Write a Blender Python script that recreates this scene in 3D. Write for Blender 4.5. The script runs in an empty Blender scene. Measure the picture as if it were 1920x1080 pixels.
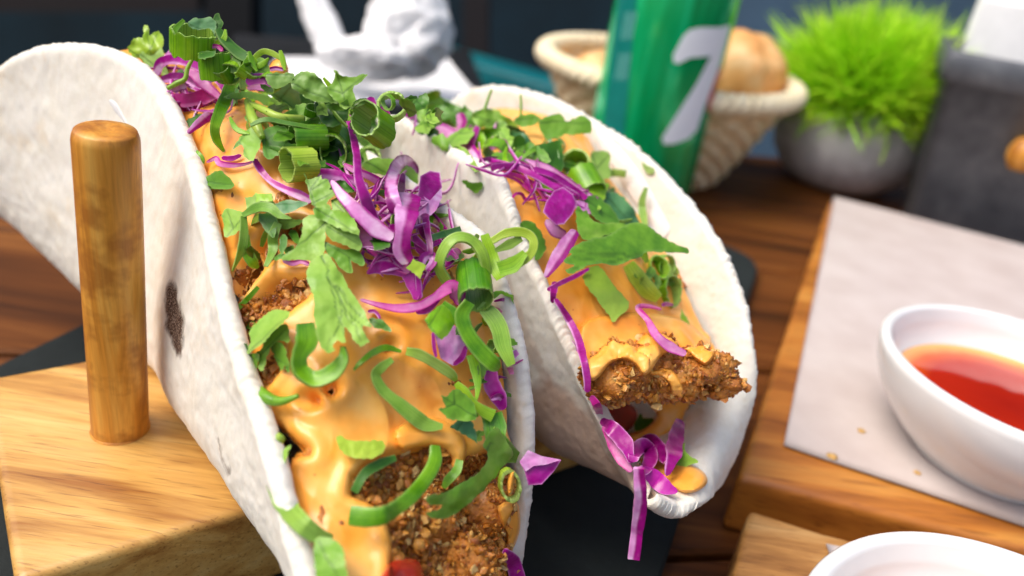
import bpy, bmesh, math, random
import numpy as np
from mathutils import Vector, Matrix
from mathutils.bvhtree import BVHTree
from mathutils.geometry import delaunay_2d_cdt

random.seed(7)
RNG = np.random.RandomState(7)
S = 0.01                       # the script is written in centimetres
SC = bpy.context.scene
COL = SC.collection

# ------------------------------------------------------------------ camera
F_PX = 1450.0
PITCH, ROLL = math.radians(27), math.radians(9)
CAM = np.array([0.0, 0.0, 15.5])
FWD = np.array([0, math.cos(PITCH), -math.sin(PITCH)])
_R0 = np.array([1.0, 0, 0]); _U0 = np.array([0, math.sin(PITCH), math.cos(PITCH)])
IR = math.cos(ROLL) * _R0 + math.sin(ROLL) * _U0
IU = -math.sin(ROLL) * _R0 + math.cos(ROLL) * _U0
cd = bpy.data.cameras.new('camera'); cam = bpy.data.objects.new('camera', cd); COL.objects.link(cam)
M = Matrix.Identity(4)
for i in range(3):
    M[i][0], M[i][1], M[i][2], M[i][3] = IR[i], IU[i], -FWD[i], CAM[i] * S
cam.matrix_world = M
cd.sensor_width = 36; cd.lens = F_PX / 1920 * 36
cd.clip_start = 0.01; cd.clip_end = 60
cd.dof.use_dof = True; cd.dof.focus_distance = 0.158; cd.dof.aperture_fstop = 9.5
SC.camera = cam

# ------------------------------------------------------------------ light
SUN_EL, SUN_AZ = math.radians(60), math.radians(-108)     # azimuth from +Y towards +X
w = bpy.data.worlds.new('World'); SC.world = w; w.use_nodes = True
nt = w.node_tree; nt.nodes.clear()
sky = nt.nodes.new('ShaderNodeTexSky'); sky.sky_type = 'NISHITA'; sky.sun_disc = False
sky.sun_elevation = SUN_EL; sky.sun_rotation = SUN_AZ
sky.air_density = 1.0; sky.dust_density = 6.0; sky.ozone_density = 1.0
bg = nt.nodes.new('ShaderNodeBackground'); bg.inputs[1].default_value = 0.14
ow = nt.nodes.new('ShaderNodeOutputWorld')
nt.links.new(sky.outputs[0], bg.inputs[0]); nt.links.new(bg.outputs[0], ow.inputs[0])
ld = bpy.data.lights.new('sun', 'SUN'); ld.energy = 1.25; ld.angle = math.radians(32); ld.color = (1, .965, .91)
sun = bpy.data.objects.new('sun', ld); COL.objects.link(sun)
sd = Vector((math.sin(SUN_AZ) * math.cos(SUN_EL), math.cos(SUN_AZ) * math.cos(SUN_EL), math.sin(SUN_EL)))
sun.rotation_euler = sd.to_track_quat('Z', 'Y').to_euler(); sun.location = (0, 0, 2)
vs = SC.view_settings; vs.view_transform = 'Standard'; vs.look = 'None'; vs.gamma = 1; vs.exposure = 0.50
vs.use_curve_mapping = False

# ------------------------------------------------------------------ geometry maths
def ray(px, py):
    return FWD + IR * ((px - 960) / F_PX) - IU * ((py - 540) / F_PX)
def P(px, py, d): return CAM + ray(px, py) * d
def PZ(px, py, z):
    r = ray(px, py); return CAM + r * ((z - CAM[2]) / r[2])
def PW(px, py, O, e, w_):                      # ray meets the upright plane (p-O).e = w_
    r = ray(px, py); e3 = np.array([e[0], e[1], 0]); O3 = np.array([O[0], O[1], 0])
    return CAM + r * ((w_ - (CAM - O3) @ e3) / (r @ e3))
def proj(p):
    q = np.asarray(p, float) - CAM; d = q @ FWD
    return np.stack([960 + (q @ IR) / d * F_PX, 540 - (q @ IU) / d * F_PX, d], -1)

_TAB = RNG.rand(4096)
def _h(ix, iy, iz): return _TAB[(ix * 73856093 ^ iy * 19349663 ^ iz * 83492791) & 4095]
def vnoise(p):
    p = np.asarray(p, float); i = np.floor(p).astype(np.int64); f = p - i; f = f * f * f * (f * (f * 6 - 15) + 10)
    x, y, z = i[..., 0], i[..., 1], i[..., 2]; a, b, c = f[..., 0], f[..., 1], f[..., 2]
    def L(dy, dz): return _h(x, y + dy, z + dz) * (1 - a) + _h(x + 1, y + dy, z + dz) * a
    return ((L(0, 0) * (1 - b) + L(1, 0) * b) * (1 - c) + (L(0, 1) * (1 - b) + L(1, 1) * b) * c) * 2 - 1
def fbm(p, sc, oct=3, seed=0.0):
    p = np.asarray(p) * sc + seed * 17.3; r = 0; a = 1; t = 0
    for k in range(oct):
        r = r + a * vnoise(p); t += a; a *= .5; p = p * 2.03 + 5.1
    return r / t
def cr(pts, n, closed=False):                  # Catmull-Rom resample
    pts = np.asarray(pts, float); m = len(pts)
    if m == 2 and not closed:
        t = np.linspace(0, 1, n)[:, None]; return pts[0] * (1 - t) + pts[1] * t
    if closed:
        t = np.linspace(0, m, n, endpoint=False); i = np.floor(t).astype(int); f = (t - i)[:, None]
        g = lambda k: pts[(i + k) % m]
        p0, p1, p2, p3 = g(-1), g(0), g(1), g(2)
    else:
        e = np.vstack([2 * pts[0] - pts[1], pts, 2 * pts[-1] - pts[-2]])
        t = np.linspace(0, m - 1, n); i = np.minimum(np.floor(t).astype(int), m - 2); f = (t - i)[:, None]
        p0, p1, p2, p3 = e[i], e[i + 1], e[i + 2], e[i + 3]
    return .5 * (2 * p1 + (p2 - p0) * f + (2 * p0 - 5 * p1 + 4 * p2 - p3) * f * f + (3 * p1 - p0 - 3 * p2 + p3) * f ** 3)
def sdist(poly, q):                            # signed distance, + inside
    poly = np.asarray(poly, float); q = np.asarray(q, float); n = len(poly)
    d = np.full(len(q), 1e9); ins = np.zeros(len(q), bool)
    for k in range(n):
        a, b = poly[k], poly[(k + 1) % n]; ab = b - a
        t = np.clip(((q - a) @ ab) / max(ab @ ab, 1e-9), 0, 1)
        d = np.minimum(d, np.hypot(*(q - a - t[:, None] * ab).T))
        c = (a[1] > q[:, 1]) != (b[1] > q[:, 1])
        with np.errstate(divide='ignore', invalid='ignore'):
            xi = a[0] + (q[:, 1] - a[1]) * ab[0] / (ab[1] if ab[1] else 1e-9)
        ins ^= c & (q[:, 0] < xi)
    return np.where(ins, d, -d)
def gridf(n, m, closed_u=False):               # quads of an n x m grid
    i = np.arange(n if closed_u else n - 1)[:, None]; j = np.arange(m - 1)[None]
    i2 = (i + 1) % n
    return np.stack([i * m + j + 0 * i, i2 * m + j, i2 * m + j + 1, i * m + j + 1], -1).reshape(-1, 4)
def gnorm(G):
    du = np.gradient(G, axis=0); dv = np.gradient(G, axis=1); n = np.cross(du, dv)
    return n / np.maximum(np.linalg.norm(n, axis=-1, keepdims=True), 1e-9)

# ------------------------------------------------------------------ object helpers
def mk(name, V, Fc, mat, parent=None, smooth=True, attrs=None, origin=None, sharp=0):
    V = np.asarray(V, float).reshape(-1, 3)
    me = bpy.data.meshes.new(name)
    if isinstance(Fc, np.ndarray):
        k = Fc.shape[1]; me.vertices.add(len(V)); me.loops.add(Fc.size); me.polygons.add(len(Fc))
        me.polygons.foreach_set('loop_start', np.arange(len(Fc)) * k)
        me.loops.foreach_set('vertex_index', Fc.ravel().astype(np.int32))
    if origin is None:
        origin = np.array([V[:, 0].mean(), V[:, 1].mean(), V[:, 2].min()])
    W = (V - origin) * S
    if isinstance(Fc, np.ndarray):
        me.vertices.foreach_set('co', W.ravel())
        me.update(calc_edges=True); me.validate()
    else:
        me.from_pydata([tuple(v) for v in W], [], [tuple(f) for f in Fc])
    me.polygons.foreach_set('use_smooth', [smooth] * len(me.polygons))
    if attrs is not None:
        a = me.color_attributes.new('k', 'FLOAT_COLOR', 'POINT')
        A = np.ones((len(V), 4)); A[:, :attrs.shape[1]] = attrs
        a.data.foreach_set('color', A.ravel())
    me.materials.append(mat)
    if sharp: me.set_sharp_from_angle(angle=math.radians(sharp))
    o = bpy.data.objects.new(name, me); COL.objects.link(o)
    pl = np.array(parent['_loc']) if parent is not None else np.zeros(3)
    if parent is not None: o.parent = parent
    o.location = (origin - pl) * S; o['_loc'] = [float(x) for x in origin]
    return o
def tag(o, label=None, cat=None, group=None, kind=None):
    if label: o['label'] = label
    if cat: o['category'] = cat
    if group: o['group'] = group
    if kind: o['kind'] = kind
    return o
def empty(name, loc, label, cat, group=None):
    o = bpy.data.objects.new(name, None); COL.objects.link(o); o.empty_display_size = .01
    o.location = np.array(loc, float) * S; o['_loc'] = [float(x) for x in loc]
    return tag(o, label, cat, group)
def bmfin(bm, name, mat, parent=None, smooth=True, origin=None):
    V = np.array([v.co[:] for v in bm.verts]); Fc = [[v.index for v in f.verts] for f in bm.faces]
    bm.free(); return mk(name, V, Fc, mat, parent, smooth, None, origin)
def slab(corners, z0, z1, bev=0.15, seg=2, cuts=0, rough=0.0, seed=1):   # bevelled prism on a 4+ corner plan
    bm = bmesh.new()
    lo = [bm.verts.new((c[0], c[1], z0)) for c in corners]; hi = [bm.verts.new((c[0], c[1], z1)) for c in corners]
    n = len(corners); bm.faces.new(lo[::-1]); bm.faces.new(hi)
    for i in range(n): bm.faces.new([lo[i], lo[(i + 1) % n], hi[(i + 1) % n], hi[i]])
    bmesh.ops.recalc_face_normals(bm, faces=bm.faces)
    if bev: bmesh.ops.bevel(bm, geom=bm.edges[:], offset=bev, segments=seg, profile=.6, affect='EDGES')
    if cuts:
        for _ in range(cuts):
            bmesh.ops.subdivide_edges(bm, edges=[e for e in bm.edges if e.calc_length() > .5], cuts=1, use_grid_fill=True)
    if rough:
        V = np.array([v.co[:] for v in bm.verts]); d = fbm(V, .8, 2, seed) * rough
        bm.normal_update()
        for v, dd in zip(bm.verts, d): v.co += v.normal * float(dd)
    bm.verts.index_update()
    return bm
def lathe(prof, n=64):
    prof = np.asarray(prof, float); a = np.linspace(0, 2 * np.pi, n, endpoint=False)
    V = np.stack([prof[None, :, 0] * np.cos(a)[:, None], prof[None, :, 0] * np.sin(a)[:, None],
                  np.repeat(prof[None, :, 1], n, 0)], -1)
    return V.reshape(-1, 3), gridf(n, len(prof), True)

# ------------------------------------------------------------------ materials
class N:
    def __init__(s, name):
        s.m = bpy.data.materials.new(name); s.m.use_nodes = True; s.t = s.m.node_tree; s.t.nodes.clear()
        s.b = s.add('ShaderNodeBsdfPrincipled'); o = s.add('ShaderNodeOutputMaterial'); s.o = o
        s.l(s.b.outputs[0], o.inputs[0])
        tc = s.add('ShaderNodeTexCoord'); mp = s.add('ShaderNodeMapping'); mp.inputs['Scale'].default_value = (100, 100, 100)
        s.l(tc.outputs['Object'], mp.inputs[0]); s.v = mp.outputs[0]
    def add(s, t): return s.t.nodes.new(t)
    def l(s, a, b): s.t.links.new(a, b)
    def set(s, **k):
        for a, v in k.items(): s.b.inputs[a.replace('_', ' ')].default_value = v
        return s
    def sv(s, sx, sy, sz, rot=(0, 0, 0)):
        mp = s.add('ShaderNodeMapping'); mp.inputs['Scale'].default_value = (sx, sy, sz); mp.inputs['Rotation'].default_value = rot
        s.l(s.v, mp.inputs[0]); return mp.outputs[0]
    def noise(s, sc, det=3, rough=.5, v=None, dist=0):
        n = s.add('ShaderNodeTexNoise'); n.inputs['Scale'].default_value = sc; n.inputs['Detail'].default_value = det
        n.inputs['Roughness'].default_value = rough; n.inputs['Distortion'].default_value = dist
        s.l(v if v else s.v, n.inputs['Vector']); return n.outputs[0]
    def vor(s, sc, v=None, feat='F1'):
        n = s.add('ShaderNodeTexVoronoi'); n.inputs['Scale'].default_value = sc; n.feature = feat
        s.l(v if v else s.v, n.inputs['Vector']); return n.outputs[0]
    def ramp(s, x, stops):
        r = s.add('ShaderNodeValToRGB'); e = r.color_ramp.elements
        while len(e) < len(stops): e.new(.5)
        for el, (p, c) in zip(e, stops):
            el.position = p; el.color = (*c, 1) if len(c) == 3 else c
        s.l(x, r.inputs[0]); return r.outputs[0]
    def mix(s, f, a, b, mode='MIX'):
        m = s.add('ShaderNodeMix'); m.data_type = 'RGBA'; m.blend_type = mode
        for val, i in ((f, 0), (a, 6), (b, 7)):
            if hasattr(val, 'links'): s.l(val, m.inputs[i])
            elif i: m.inputs[i].default_value = (*val, 1)
            else: m.inputs[0].default_value = val
        return m.outputs[2]
    def math(s, op, a, b=0.0, clamp=False):
        m = s.add('ShaderNodeMath'); m.operation = op; m.use_clamp = clamp
        for val, i in ((a, 0), (b, 1)):
            if hasattr(val, 'links'): s.l(val, m.inputs[i])
            else: m.inputs[i].default_value = val
        return m.outputs[0]
    def bump(s, h, st=.5, dist=.02):
        b = s.add('ShaderNodeBump'); b.inputs['Strength'].default_value = st; b.inputs['Distance'].default_value = dist * S
        s.l(h, b.inputs['Height']); s.l(b.outputs[0], s.b.inputs['Normal']); return s
    def attr(s):
        a = s.add('ShaderNodeAttribute'); a.attribute_name = 'k'; q = s.add('ShaderNodeSeparateColor')
        s.l(a.outputs['Color'], q.inputs[0]); return q.outputs[0], q.outputs[1], q.outputs[2]
    def rnd(s):
        return s.add('ShaderNodeObjectInfo').outputs['Random']
    def col(s, c): s.l(c, s.b.inputs['Base Color']); return s
    def rough(s, c): s.l(c, s.b.inputs['Roughness']); return s
    def sss(s, w, r=(1, .5, .25), sc=.1):
        s.b.inputs['Subsurface Weight'].default_value = w; s.b.inputs['Subsurface Radius'].default_value = r
        s.b.inputs['Subsurface Scale'].default_value = sc * S; return s
def wood(name, c1, c2, c3, rot, sc=1.0, rgh=.45, stretch=.08, coat=0):
    n = N(name); v = n.sv(stretch * sc, sc, sc, (0, 0, -rot))
    big = n.noise(1.3, 4, .6, v, .6); fine = n.noise(9, 5, .65, v, .2)
    c = n.ramp(big, [(.3, c1), (.5, c2), (.68, c3)])
    c = n.mix(n.math('MULTIPLY', fine, .55), c, c1, 'MULTIPLY')
    pores = n.ramp(n.noise(22, 2, .5, n.sv(stretch * .5 * sc, sc, sc, (0, 0, -rot))), [(.30, (.35, .25, .18)), (.42, (1, 1, 1))])
    c = n.mix(.6, c, pores, 'MULTIPLY')
    n.col(c); n.set(Roughness=rgh, Coat_Weight=coat, Coat_Roughness=.2); n.bump(fine, .35, .03); return n.m

# board direction and friends
E1 = np.array([.785, .62]); BROT = math.atan2(E1[1], E1[0])
MAT = {}
MAT['pine'] = wood('pale_pine', (.36, .145, .020), (.68, .40, .10), (.79, .55, .19), BROT, 1.0, .42, .09, .15)
MAT['table'] = wood('dark_table_wood', (.045, .014, .003), (.16, .050, .009), (.29, .105, .022), .25, .35, .55, .06, .0)
MAT['tray'] = wood('orange_tray_wood', (.28, .085, .010), (.56, .21, .030), (.70, .33, .065), math.radians(68), .5, .42, .12, .15)
MAT['tray_l'] = wood('light_tray_wood', (.30, .13, .03), (.55, .28, .08), (.68, .42, .16), math.radians(75), 1.1, .55, .10)
for _n in MAT['table'].node_tree.nodes:
    if _n.type == 'BSDF_PRINCIPLED': _n.inputs['Specular IOR Level'].default_value = .18
def dowel_mat():
    n = N('brown_dowel_wood'); v = n.sv(1.2, 1.2, .09)
    a = n.noise(1.6, 4, .6, v, .8); b = n.noise(10, 4, .6, n.sv(1.5, 1.5, .08)); c_ = n.noise(1.1, 3, .6)
    c = n.ramp(a, [(.28, (.34, .115, .010)), (.48, (.68, .29, .032)), (.7, (.82, .46, .09))])
    c = n.mix(n.ramp(c_, [(.48, (0, 0, 0)), (.62, (.7, .7, .7))]), c, (.36, .12, .012))
    c = n.mix(.35, c, n.ramp(b, [(.3, (.5, .4, .3)), (.6, (1, 1, 1))]), 'MULTIPLY')
    n.col(c).set(Roughness=.46, Coat_Weight=.08, Coat_Roughness=.25); n.bump(b, .25, .02); return n.m
MAT['dowel'] = dowel_mat()
def slate():
    n = N('dark_slate'); a = n.noise(.35, 5, .65); b = n.noise(4, 6, .7)
    n.col(n.mix(n.math('MULTIPLY', a, .9), (.004, .006, .006), (.026, .034, .035))).set(Roughness=.75, Specular_IOR_Level=.2); n.bump(b, .5, .05); return n.m
MAT['slate'] = slate()
def tortilla():
    n = N('flour_tortilla'); k0, k1, k2 = n.attr()
    a = n.noise(.9, 6, .72); b = n.noise(9, 4, .65); f = n.noise(28, 3, .7)
    c = n.ramp(a, [(.32, (.755, .715, .61)), (.48, (.80, .775, .69)), (.66, (.82, .80, .73))])
    c = n.mix(.28, c, n.ramp(f, [(.3, (.80, .78, .72)), (.6, (1, 1, 1))]), 'MULTIPLY')
    c = n.mix(n.ramp(n.vor(1.7), [(.0, (.45, .45, .45)), (.16, (0, 0, 0))]), c, (.70, .60, .40))
    c = n.mix(n.ramp(n.noise(.75, 3, .6), [(.58, (0, 0, 0)), (.74, (.38, .38, .38))]), c, (.70, .54, .33))
    c = n.mix(n.math('MULTIPLY', k1, .8), c, (.46, .25, .15))                      # toasted zone
    c = n.mix(k0, c, n.ramp(f, [(.40, (.020, .007, .004)), (.52, (.075, .030, .016)), (.62, (.45, .36, .28))]))                                          # griddle mark
    sp = n.ramp(n.vor(2.6), [(.0, (1, 1, 1)), (.02, (.8, .8, .8)), (.032, (0, 0, 0))])
    c = n.mix(n.math('MULTIPLY', sp, n.ramp(n.noise(.9, 1), [(.52, (0, 0, 0)), (.6, (.7, .7, .7))])), c, (.09, .06, .05))
    n.col(c).set(Roughness=.72, Specular_IOR_Level=.3).sss(.22, (1, .8, .6), .25)
    h = n.math('ADD', n.math('MULTIPLY', b, .7), n.math('MULTIPLY', f, .45)); n.bump(h, .28, .028); return n.m
MAT['tortilla'] = tortilla()
def sauce():
    n = N('orange_chipotle_sauce'); k0, k1, k2 = n.attr()
    a = n.noise(1.0, 3, .55); s = n.vor(3.2); s2 = n.noise(14, 2)
    c = n.ramp(a, [(.32, (.92, .35, .035)), (.5, (.955, .43, .065)), (.68, (.97, .53, .13))])
    c = n.mix(n.math('MULTIPLY', k0, .6), c, (.55, .15, .012))                    # thin sauce over brown crust
    c = n.mix(n.ramp(s, [(.03, (.75, .75, .75)), (.10, (0, 0, 0))]), c, (.62, .13, .02))
    n.col(c).set(Roughness=.31, Specular_IOR_Level=.42, Coat_Weight=.07, Coat_Roughness=.08).sss(.05, (1, .6, .3), .12)
    n.bump(n.noise(3.0, 2, .5), .15, .05); return n.m
MAT['sauce'] = sauce()
def crust(name, dark):
    n = N(name); k0, k1, k2 = n.attr()
    a = n.noise(2.2, 4, .65); b = n.noise(13, 4, .7)
    c = n.ramp(a, [(.3, (.17, .040, .002)), (.48, (.54, .18, .010)), (.68, (.78, .35, .045))]) if dark else \
        n.ramp(k0, [(.0, (.34, .09, .006)), (.45, (.62, .23, .022)), (.8, (.80, .40, .07)), (1, (.88, .60, .22))])
    c = n.mix(.5, c, n.ramp(b, [(.3, (.45, .35, .25)), (.65, (1, 1, 1))]), 'MULTIPLY')
    n.col(c).set(Roughness=.34, Specular_IOR_Level=.55, Coat_Weight=.25, Coat_Roughness=.2).sss(.12, (1, .4, .1), .1)
    n.bump(b, .9, .06); return n.m
MAT['crust'] = crust('fried_crust', True); MAT['crumb'] = crust('golden_breadcrumb', False)
def leaf(name, c1, c2, c3, gl=.38):
    n = N(name); k0, k1, k2 = n.attr(); a = n.noise(1.6, 3, .6); b = n.noise(16, 3, .6)
    c = n.ramp(n.math('ADD', n.math('MULTIPLY', a, .8), n.math('MULTIPLY', n.math('SUBTRACT', n.rnd(), .6), .45)), [(.1, c1), (.34, c2), (.62, c3)])
    c = n.mix(n.math('MULTIPLY', k0, .75), c, (.50, .66, .22))                   # veins, pale cut parts
    c = n.mix(n.math('MULTIPLY', k1, .85), c, (.035, .12, .008))
    w1 = n.add('ShaderNodeTexNoise'); w1.noise_dimensions = '1D'; w1.inputs['Scale'].default_value = 26; w1.inputs['Detail'].default_value = 3
    n.l(k2, w1.inputs['W']); fib = n.ramp(w1.outputs[0], [(.35, (.62, .70, .55)), (.5, (1, 1, 1)), (.65, (1.0, 1.0, 1.0))])
    c = n.mix(n.math('GREATER_THAN', k2, .001), c, n.mix(1.0, c, fib, 'MULTIPLY'))
    n.col(c).set(Roughness=gl + .06, Specular_IOR_Level=.45, Coat_Weight=.14, Coat_Roughness=.22)
    n.bump(n.math('SUBTRACT', n.math('ADD', n.math('MULTIPLY', b, .6), n.math('MULTIPLY', w1.outputs[0], .8)), k1), .22, .03)
    tr = n.add('ShaderNodeBsdfTranslucent'); n.l(c, tr.inputs[0]); ms = n.add('ShaderNodeMixShader'); ms.inputs[0].default_value = .25
    n.l(n.b.outputs[0], ms.inputs[1]); n.l(tr.outputs[0], ms.inputs[2]); n.l(ms.outputs[0], n.o.inputs[0]); return n.m
MAT['leaf'] = leaf('cilantro_leaf', (.08, .25, .012), (.19, .43, .025), (.36, .60, .085))
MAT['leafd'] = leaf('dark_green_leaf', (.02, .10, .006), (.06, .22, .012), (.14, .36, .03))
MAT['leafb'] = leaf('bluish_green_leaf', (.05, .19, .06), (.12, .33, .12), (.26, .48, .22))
MAT['scal'] = leaf('green_onion', (.08, .30, .004), (.23, .52, .008), (.42, .70, .03), .26)
MAT['scaly'] = leaf('yellow_green_onion', (.19, .40, .006), (.34, .56, .015), (.52, .70, .07), .26)
def cabbage():
    n = N('red_cabbage'); k0, k1, k2 = n.attr(); a = n.noise(2.2, 3, .6, n.sv(1, 1, 1), .3); st = n.noise(9, 2, .5)
    pur = n.ramp(n.math('ADD', n.math('MULTIPLY', a, .6), n.math('MULTIPLY', n.rnd(), .3)), [(.15, (.09, .001, .055)), (.45, (.32, .002, .20)), (.75, (.48, .006, .36))])
    pal = n.ramp(a, [(.3, (.58, .14, .46)), (.5, (.68, .30, .60)), (.7, (.80, .55, .76))])
    f = n.math('ADD', k0, n.math('MULTIPLY', n.math('SUBTRACT', st, .5), .35), True)
    c = n.mix(f, pur, pal); c = n.mix(n.math('MULTIPLY', k1, .9), c, (.62, .02, .24))
    n.col(c).set(Roughness=.28, Specular_IOR_Level=.4, Coat_Weight=.1, Coat_Roughness=.1)
    n.bump(st, .3, .03); return n.m
MAT['cab'] = cabbage()
def plain(name, c, r=.5, n1=.08, sc=2.0, met=0, spec=.5, bump=.15):
    n = N(name); a = n.noise(sc, 4, .6); d = tuple(max(0, x * (1 - n1 * 3)) for x in c); e = tuple(min(1, x * (1 + n1 * 2)) for x in c)
    n.col(n.ramp(a, [(.3, d), (.7, e)])).set(Roughness=r, Metallic=met, Specular_IOR_Level=spec)
    if bump: n.bump(n.noise(sc * 6, 3), bump, .03)
    return n
MAT['tomato'] = plain('tomato_flesh', (.52, .035, .015), .2, .15, 1.5).sss(.2, (1, .3, .1), .2).m
MAT['cream'] = plain('white_cream', (.82, .83, .84), .25, .02, 1).m
MAT['porc'] = plain('white_porcelain', (.80, .80, .79), .12, .01, .5, 0, .6, 0).m

# ------------------------------------------------------------------ setting: floor, wall, table, slate, boards
fl = mk('floor', [(-300, -60, -75), (300, -60, -75), (300, 420, -75), (-300, 420, -75)], [(0, 1, 2, 3)],
        plain('dark_floor', (.016, .020, .024), .6, .2, .05).m, smooth=False); tag(fl, kind='structure')
wl = mk('wall', [(-300, 262, -75), (300, 262, -75), (300, 262, 200), (-300, 262, 200)], [(0, 1, 2, 3)],
        plain('navy_wall', (.004, .024, .038), .7, .2, .02).m, smooth=False); tag(wl, kind='structure')
# dining table: planks along x with open joints
A = PZ(-300, 150, 0); B = PZ(2150, 352, 0); ed = (B - A)[:2]; ed /= np.linalg.norm(ed); en = np.array([-ed[1], ed[0]])
tb = empty('dining_table', (0, 20, -75), 'dark red brown wooden plank table under the slate and trays', 'table')
y0 = 0; far = (A[:2] @ en)
k = 0; wd = 9.3
gv = np.array([.97, .24]); gv /= np.linalg.norm(gv)     # planks run along this direction
pn = np.array([-gv[1], gv[0]])
lim = [A[:2] - ed * 10, B[:2] + ed * 10, B[:2] + ed * 10 - en * 75, A[:2] - ed * 10 - en * 75]
def clip(poly, n, c, keep):                              # keep side n.p <= c (keep=1) or >=
    out = []
    for i in range(len(poly)):
        a, b = poly[i], poly[(i + 1) % len(poly)]; da, db = (a @ n - c) * keep, (b @ n - c) * keep
        if da <= 0: out.append(a)
        if da * db < 0: out.append(a + (b - a) * (da / (da - db)))
    return out
c0 = min(p @ pn for p in lim); c1 = max(p @ pn for p in lim); c = c0
while c < c1:
    poly = clip(clip(lim, pn, c + .12, -1), pn, c + wd - .12, 1)
    if len(poly) >= 3:
        bm = slab(poly, -3, -RNG.rand() * .03, .12, 1)
        bmfin(bm, 'plank', MAT['table'], tb, False)
    c += wd
bm = slab([(-70, -6), (70, -6), (70, 30), (-70, 30)], -9, -3.3, .3, 1); bmfin(bm, 'apron', MAT['table'], tb, False)
for x, y in ((-60, -2), (60, -2), (-60, 26), (60, 26)):
    bmfin(slab([(x - 3, y - 3), (x + 3, y - 3), (x + 3, y + 3), (x - 3, y + 3)], -75, -9, .3, 1), 'leg', MAT['table'], tb, False)
# slate plate
d19 = np.array([math.sin(math.radians(18.5)), math.cos(math.radians(18.5))]); n19 = np.array([d19[1], -d19[0]])
cr1 = PZ(1430, 478, .6)[:2]; s_r = cr1 @ n19; s_l = PZ(120, 622, .6)[:2] @ n19; top = cr1 @ d19
def rr(c, r, k, a0):                                       # rounded corner arc
    return [c + r * (math.cos(a) * n19 + math.sin(a) * d19) for a in np.linspace(a0, a0 + math.pi / 2, k)]
cc = []
for su, sv_, a0 in ((s_r - 2.2, top - 2.2, 0), (s_l + 2.2, top - 2.2, math.pi / 2), (s_l + 2.2, top - 44, math.pi), (s_r - 2.2, top - 44, 1.5 * math.pi)):
    cc += rr(n19 * su + d19 * sv_, 2.2, 7, a0)
bm = slab(cc, .004, .6, .1, 1)
tag(bmfin(bm, 'slate_plate', MAT['slate'], None, False), 'dark grey slate plate under the taco stand', 'plate')

# taco stand: pine board with round brown dowels
BZ = 3.0
fp = PZ(435, 965, BZ)[:2]; bp = PZ(160, 675, BZ)[:2]; lp = PZ(10, 985, BZ)[:2]
N1 = np.array([-E1[1], E1[0]])
bf, bb, bl = fp @ N1, bp @ N1, lp @ E1
corn = [E1 * bl + N1 * bf, E1 * (bl + 19.5) + N1 * bf, E1 * (bl + 19.5) + N1 * bb, E1 * bl + N1 * bb]
stand = empty('taco_stand', (*(sum(corn) / 4), .6), 'pale pine board with round brown dowels holding the two tacos', 'taco holder')
bmfin(slab(corn, .62, BZ, .22, 3, 2, .02), 'board', MAT['pine'], stand)
def dowel(base, top_, r0, r1, name='dowel'):
    base, top_ = np.array(base, float), np.array(top_, float); ax = top_ - base; L = np.linalg.norm(ax); ax /= L
    e = np.cross(ax, [1, .2, 0]); e /= np.linalg.norm(e); g = np.cross(ax, e)
    prof = [(.001, 0, 0), (r0 * .97, 0, 0), (r0, .08, 0), (r0, .5, 0)]
    for t in np.linspace(.12, .93, 10): prof.append((r0 + (r1 - r0) * t, t * L, 0))
    prof += [(r1 * 1.0, L - .20, 0), (r1 * .985, L - .12, 0), (r1 * .93, L - .03, 0), (r1 * .90, L, 0), (r1 * .6, L + .01, 0), (r1 * .3, L, 0), (.001, L - .02, 0)]
    n = 56; a = np.linspace(0, 2 * np.pi, n, endpoint=False); V = []
    for k_ in range(n):
        for (r, z, _) in prof:
            p = base + ax * z + (e * math.cos(a[k_]) + g * math.sin(a[k_])) * r
            V.append(p)
    V = np.array(V); fc = 1 + .018 * fbm(V * [1, 1, .3], .9, 2, 3)                # slightly faceted, hand cut
    fc = fc + .012 * np.round(np.sin(np.repeat(a, len(prof)) * 3.5) * 1.2)
    C_ = base + np.outer((V - base) @ ax, ax); V = C_ + (V - C_) * fc[:, None]
    return mk(name, V, gridf(n, len(prof), True), MAT['dowel'], stand)
DB = PZ(226, 803, BZ); DT = P(199, 246, 15.6)
DT = PW(199, 244, DB[:2], (0.0, 1.0), -.15)
DT = np.array([DT[0], DT[1], DT[2]])
R0 = 97 / 2 * (proj(DB)[2] + .3) / F_PX; R1 = 119 / 2 * proj(DT)[2] / F_PX
dowel(DB - [0, 0, .05], DT, R0, R1)
DOW2 = np.array([*(DB[:2] + E1 * 7.6), BZ]); dowel(DOW2 - [0, 0, .05], DOW2 + [0, 0, 4.6], .72, .72)
DOW3 = np.array([*(DB[:2] + E1 * 15.2), BZ]); dowel(DOW3 - [0, 0, .05], DOW3 + [0, 0, 2.2], .72, .72)
# glue ring where the dowel meets the board
V, Fq = lathe([(R0 * .9, 0), (R0 * 1.05, .0), (R0 * 1.03, .02), (R0 * .99, .05), (R0 * .9, .09)], 48)
V = V + DB - [0, 0, .002]; mk('glue_ring', V, Fq, MAT['dowel'], stand)

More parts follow.
